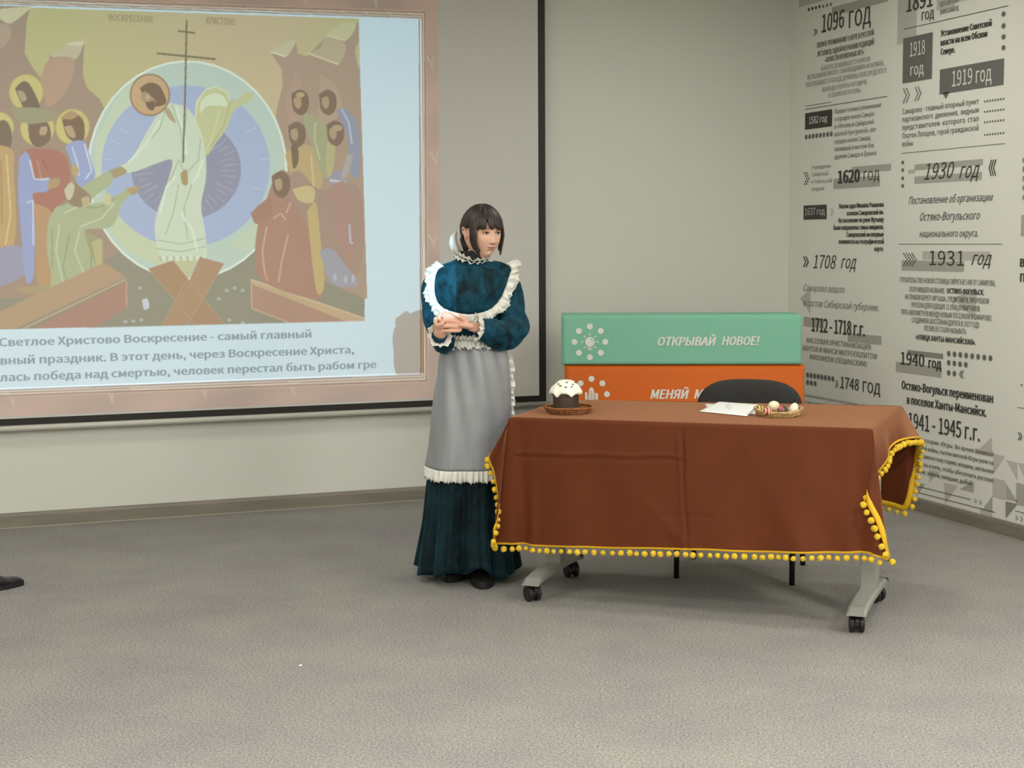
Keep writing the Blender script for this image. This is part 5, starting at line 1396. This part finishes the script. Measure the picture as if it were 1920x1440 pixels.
BOD = [(0.96, 0.0, 0.140, 0.112), (1.05, 0.0, 0.132, 0.100), (1.12, 0.0, 0.132, 0.100), (1.20, 0.0, 0.145, 0.112), (1.27, 0.0, 0.158, 0.122), (1.33, 0.0, 0.165, 0.113), (1.375, 0.0, 0.160, 0.098), (1.400, 0.0, 0.120, 0.078), (1.415, 0.002, 0.080, 0.064), (1.424, 0.003, 0.058, 0.052)]
def bod(z):
    zs = [b[0] for b in BOD]; return [np.interp(z, zs, [b[k] for b in BOD]) for k in (1, 2, 3)]
bm = bmesh.new(); rings = []
for i in range(60):
    z = 1.065+(1.424-1.065)*i/59; cx, a, b_ = bod(z); ring = []
    for k in range(72):
        t = 2*PI*k/72; w = 1+0.012*math.sin(11*t+z*30)+0.008*math.sin(23*t-z*55)
        ring.append(bm.verts.new((cx+a*w*math.copysign(abs(math.cos(t))**0.85, math.cos(t)), b_*w*math.sin(t)+0.004, z)))
    rings.append(ring)
for a_, b2 in zip(rings[:-1], rings[1:]):
    for k in range(72): bm.faces.new((a_[k], a_[(k+1) % 72], b2[(k+1) % 72], b2[k]))
obj('dress_bodice', bm, m_vel, woman, True)
# black collar
bm = bmesh.new(); lathe(bm, [(0.064, -0.02), (0.061, 0.0), (0.057, 0.02), (0.055, 0.034), (0.051, 0.034), (0.050, 0.0)], 32, (NK[0]*0.4, 0.008, 1.425)); obj('collar', bm, m_blackc, woman, True)
# sleeves
def sleeve(name, pts, rad, seed):
    r = np.random.default_rng(seed); a1, a2, a3 = r.uniform(0, 6, 3)
    bm = bmesh.new(); P = catmull(pts, 44); R_ = [np.interp(i/43, np.linspace(0, 1, len(rad)), rad) for i in range(44)]
    tube(bm, P, R_, 30, True, 1.0, lambda t, a: 0.075*math.sin(3*a+9*t+a1)*math.sin(PI*t)+0.05*math.sin(7*a-16*t+a2)+0.045*math.sin(26*t+2*math.sin(a+a3)))
    return obj(name, bm, m_vel, woman, True)
ELs = W(806, 636, -0.03); ELs[0] += 0.050; ERs = W(960, 626, -0.02)
sleeve('sleeve', [(-0.130, 0.005, 1.375), (-0.158, 0.0, 1.30), (-0.160, -0.005, 1.20), (ELs[0], -0.02, ELs[2]+0.02), (ELs[0]+0.012, -0.10, ELs[2]-0.01), WL+V3(-0.012, 0.045, -0.018)], [0.045, 0.050, 0.048, 0.050, 0.052, 0.046, 0.034], 2)
sleeve('sleeve', [(0.125, 0.005, 1.378), (0.170, 0.0, 1.30), (0.178, -0.005, 1.20), (ERs[0]+0.005, -0.02, ERs[2]+0.035), (ERs[0]-0.035, -0.085, ERs[2]+0.002), (ERs[0]-0.10, -0.15, ERs[2]+0.018), WR+V3(0.028, 0.008, -0.002)], [0.048, 0.055, 0.058, 0.066, 0.068, 0.058, 0.040], 5)
# cuffs
def cuff(c, ax, r0, length, seed, waves=11):
    ax = Vector(ax).normalized(); a = ax.orthogonal().normalized(); b_ = ax.cross(a)
    n = 120; T_ = np.linspace(0, 2*PI, n)
    inn = [np.array(Vector(c)+a*math.cos(t)*r0+b_*math.sin(t)*r0) for t in T_]
    out = [np.array((ax*0.75+(a*math.cos(t)+b_*math.sin(t))*0.75).normalized()) for t in T_]
    return ruffle('cuff_ruffle', inn, out, length, waves, 0.005, seed=seed)
cuff(WR+V3(0.036, 0.006, 0.0), (-1, -0.25, 0.05), 0.031, 0.038, 3, 12)
cuff(WL+V3(-0.012, 0.035, -0.022), (0.25, -0.9, 0.35), 0.032, 0.030, 4, 9)
# bib: padded teal yoke with a lace frill all round
bibL = [(850, 497), (836, 499), (823, 505), (817, 518), (815, 535), (816, 552), (822, 568), (833, 578), (848, 584), (866, 588), (884, 589), (902, 586), (918, 580), (931, 569), (941, 554), (948, 537), (954, 518), (958, 505), (952, 497), (938, 491), (926, 489)]
neckL = [(918, 493), (910, 497), (898, 500), (886, 502), (874, 501), (864, 498), (857, 494)]
def front_y(x, z, off):
    cx, a, b_ = bod(z); u = min(0.97, abs((x-cx)/a)); return -b_*math.sqrt(1-u*u)*0.98-off+0.004
def on_front(px, py, off):
    dy = -0.1
    for _ in range(6):
        p = W(px, py, dy); dy = front_y(p[0], p[2], off)
    return W(px, py, min(dy, -0.066-off*0.4))
outl = catmull([(x, y, 0) for x, y in bibL], 90); nk = catmull([(x, y, 0) for x, y in neckL[::-1]], 90)
P = []
for q in range(16):
    t = q/15; row = []
    for (ox, oy, _), (ix, iy, _) in zip(outl, nk):
        # loft from the neck line to the outline
        x = ix*(1-t)+ox*t; y = iy*(1-t)+oy*t
        p = on_front(x, y, 0.012+0.010*math.sin(PI*min(1, t*1.02))**0.7)
        row.append(p)
    P.append(row)
surf('bib', P, m_vel, woman, 0.003)
fi = []; fo = []
ring_b = catmull([(x, y, 0) for x, y in bibL], 260); cxy = np.array([886, 535.0])
for i, (x, y, _) in enumerate(ring_b):
    p = on_front(x, y, 0.014); fi.append(p)
    d = np.array([x, y])-cxy; d /= np.linalg.norm(d); q = W(x+d[0]*10, y+d[1]*10, p[1]+0.004)
    o_ = q-p; fo.append(o_/np.linalg.norm(o_))
fi, fo = np.array(fi[16:-22]), np.array(fo[16:-22])
ruffle('bib_ruffle', fi, fo, 0.046, 19, 0.011, seed=11, rows=7)
ruffle('bib_ruffle', fi+fo*0.004+np.array([0, -0.006, 0]), fo, 0.028, 21, 0.008, seed=15, rows=6)
# neck frill
T_ = np.linspace(-0.35*PI, 1.25*PI, 110); cz = np.array([W(885, 497, -0.06)[0], 0.004, 1.418])
inn = [cz+np.array([-0.058*math.cos(t), -0.064*math.sin(t), 0.004+0.020*max(0, math.cos(t))*1.0-0.010*math.sin(t)]) for t in T_]
out = [np.array([-0.75*math.cos(t), -0.85*math.sin(t), 0.35+0.5*max(0, math.cos(t))]) for t in T_]
ruffle('neck_ruffle', inn, out, 0.030, 13, 0.0065, seed=21, rows=5)
ruffle('neck_ruffle', [p+np.array([0, -0.002, -0.004]) for p in inn], [o_*np.array([1, 1, -0.3]) for o_ in out], 0.026, 12, 0.006, seed=23, rows=5)
# skirt
SK = [(1.06, W(890, 640)[0], 0.128, 0.105), (0.96, W(889, 680)[0], 0.142, 0.120), (0.80, W(886, 745)[0], 0.152, 0.140), (0.60, W(882, 830)[0], 0.165, 0.155), (0.45, W(879, 895)[0], 0.178, 0.168), (0.25, W(877, 985)[0], 0.190, 0.180), (0.045, W(876, 1070)[0], 0.218, 0.190)]
SKz = [s_[0] for s_ in SK][::-1]
def skp(z): return [np.interp(z, SKz, [s_[k] for s_ in SK][::-1]) for k in (1, 2, 3)]
def sk_r(t, z):
    f = min(1, max(0, (1.0-z)/0.9)); f2 = f**1.4
    return 1+f2*(0.085*math.sin(9*t+0.6*math.sin(2*t)+1.0)+0.045*math.sin(17*t+2.0+z*2)+0.02*math.sin(31*t))+0.01*math.sin(14*t+z*9)
P = []; NS = 240
for i in range(46):
    u = i/45; row = []
    for k in range(NS+1):
        t = 2*PI*k/NS
        zb_ = 0.046+0.014*math.sin(3*t+0.5)+0.008*math.sin(9*t)
        hump = math.exp(-((((t-(-PI/2+0.22)+PI) % (2*PI))-PI)/0.22)**2)
        zb_ += 0.035*hump
        z = 1.06+(zb_-1.06)*u; cx, a, b_ = skp(z); r = sk_r(t, z)
        r += 0.10*hump*max(0, (0.16-z)/0.16)
        row.append((cx+a*r*math.cos(t), b_*r*math.sin(t)+0.0, z))
    P.append(row)
surf('skirt', P, m_veld, woman, 0.002)
# apron
def arc(z, t, off):
    cx, a, b_ = skp(z); f = min(1, max(0, (1.0-z)/0.9))
    r = 1+0.35*(sk_r(t, z)-1); return np.array([cx+(a*r+off)*math.cos(t), (b_*r+off)*math.sin(t), z])
P = []; t0_, t1_ = -PI*1.03, -PI*0.07
def aprow(z, n=110, off=0.016):
    row = []
    for k in range(n+1):
        u = k/n; t = t0_+(t1_-t0_)*u
        f = min(1, max(0, (1.05-z)/0.6))
        o_ = off+0.005*math.sin(u*19+z*3)+0.006*math.sin(u*11+z*7)*f+0.004*math.sin((u+z*0.5)*37)*(1-f)
        row.append(arc(z, t, o_+0.010*f))
    return row
zA = W(860, 882, -0.15)[2]
for i in range(50): P.append(aprow(1.075+(zA-1.075)*i/49))
surf('apron', P, m_apron, woman, 0.0015)
bot = aprow(zA, 260)
ruffle('apron_hem_ruffle', bot, [np.array([0.12*(p[0]), 0.12*p[1]-0.02, -1.0])/1.02 for p in bot], 0.052, 26, 0.0085, seed=31, rows=6, wvar=0.10)
sidez = np.linspace(1.00, zA+0.02, 150)
for (tt, sgn, sd) in ((t1_, 1, 33), (t0_, -1, 35)):
    edge = [arc(z, tt, 0.013) for z in sidez]
    ruffle('apron_side_ruffle', edge, [np.array([0.95*sgn, -0.12, -0.05]) for _ in edge], 0.026 if sgn > 0 else 0.006, 15, 0.010, seed=sd, rows=5)
# waist frill and tie under the hands
wst = [arc(1.075, t0_+(t1_-t0_)*u, 0.022) for u in np.linspace(0.2, 0.8, 150)]
ruffle('waist_ruffle', wst, [np.array([0, -0.55, -0.83]) for _ in wst], 0.042, 15, 0.010, seed=41, rows=5)
ruffle('waist_ruffle', wst, [np.array([0, -0.5, 0.8]) for _ in wst], 0.024, 15, 0.007, seed=43, rows=4)
# --- shoes of the woman
def wshoe(px, py, ang):
    p = at_z(px, py, 0)-PR+pyl*0.1625; lx, ly = float(np.dot(p, pxl)), float(np.dot(p, pyl))
    M = Matrix.Translation((lx, ly, 0)) @ Matrix.Rotation(ang, 4, 'Z')
    b1 = shoe_mesh(0.25, 0.098, 0.085); b1.transform(M); u = obj('shoe', b1, m_shoe, woman, True)
    b2 = sole_mesh(0.255, 0.102, 0.034); b2.transform(M); obj('sole', b2, m_sole, u)
    bm = bmesh.new(); ball(bm, M @ Vector((0.045, 0.0, 0.072)), 0.006, (1, 1.6, 0.5), 8, 6); obj('buckle', bm, m_bar, u, True)
wshoe(905, 1105, -PI/2+0.02)
wshoe(866, 1093, -PI/2-0.35)

# ------------------------------------------------------------------ scrap on the carpet
p = at_z(563, 1249, 0)
bm = bmesh.new(); vs = [bm.verts.new(q) for q in ((-0.006, -0.003, 0.001), (0.005, -0.004, 0.002), (0.007, 0.003, 0.004), (-0.003, 0.005, 0.002))]
f = bm.faces.new(vs); bmesh.ops.extrude_face_region(bm, geom=[f])
for v in bm.verts[4:] if False else list(bm.verts)[4:]: v.co.z += 0.0015
o = obj('paper_scrap', bm, m_pap); o.location = tuple(p); tag(o, 'tiny white scrap of paper lying on the grey carpet', 'scrap')
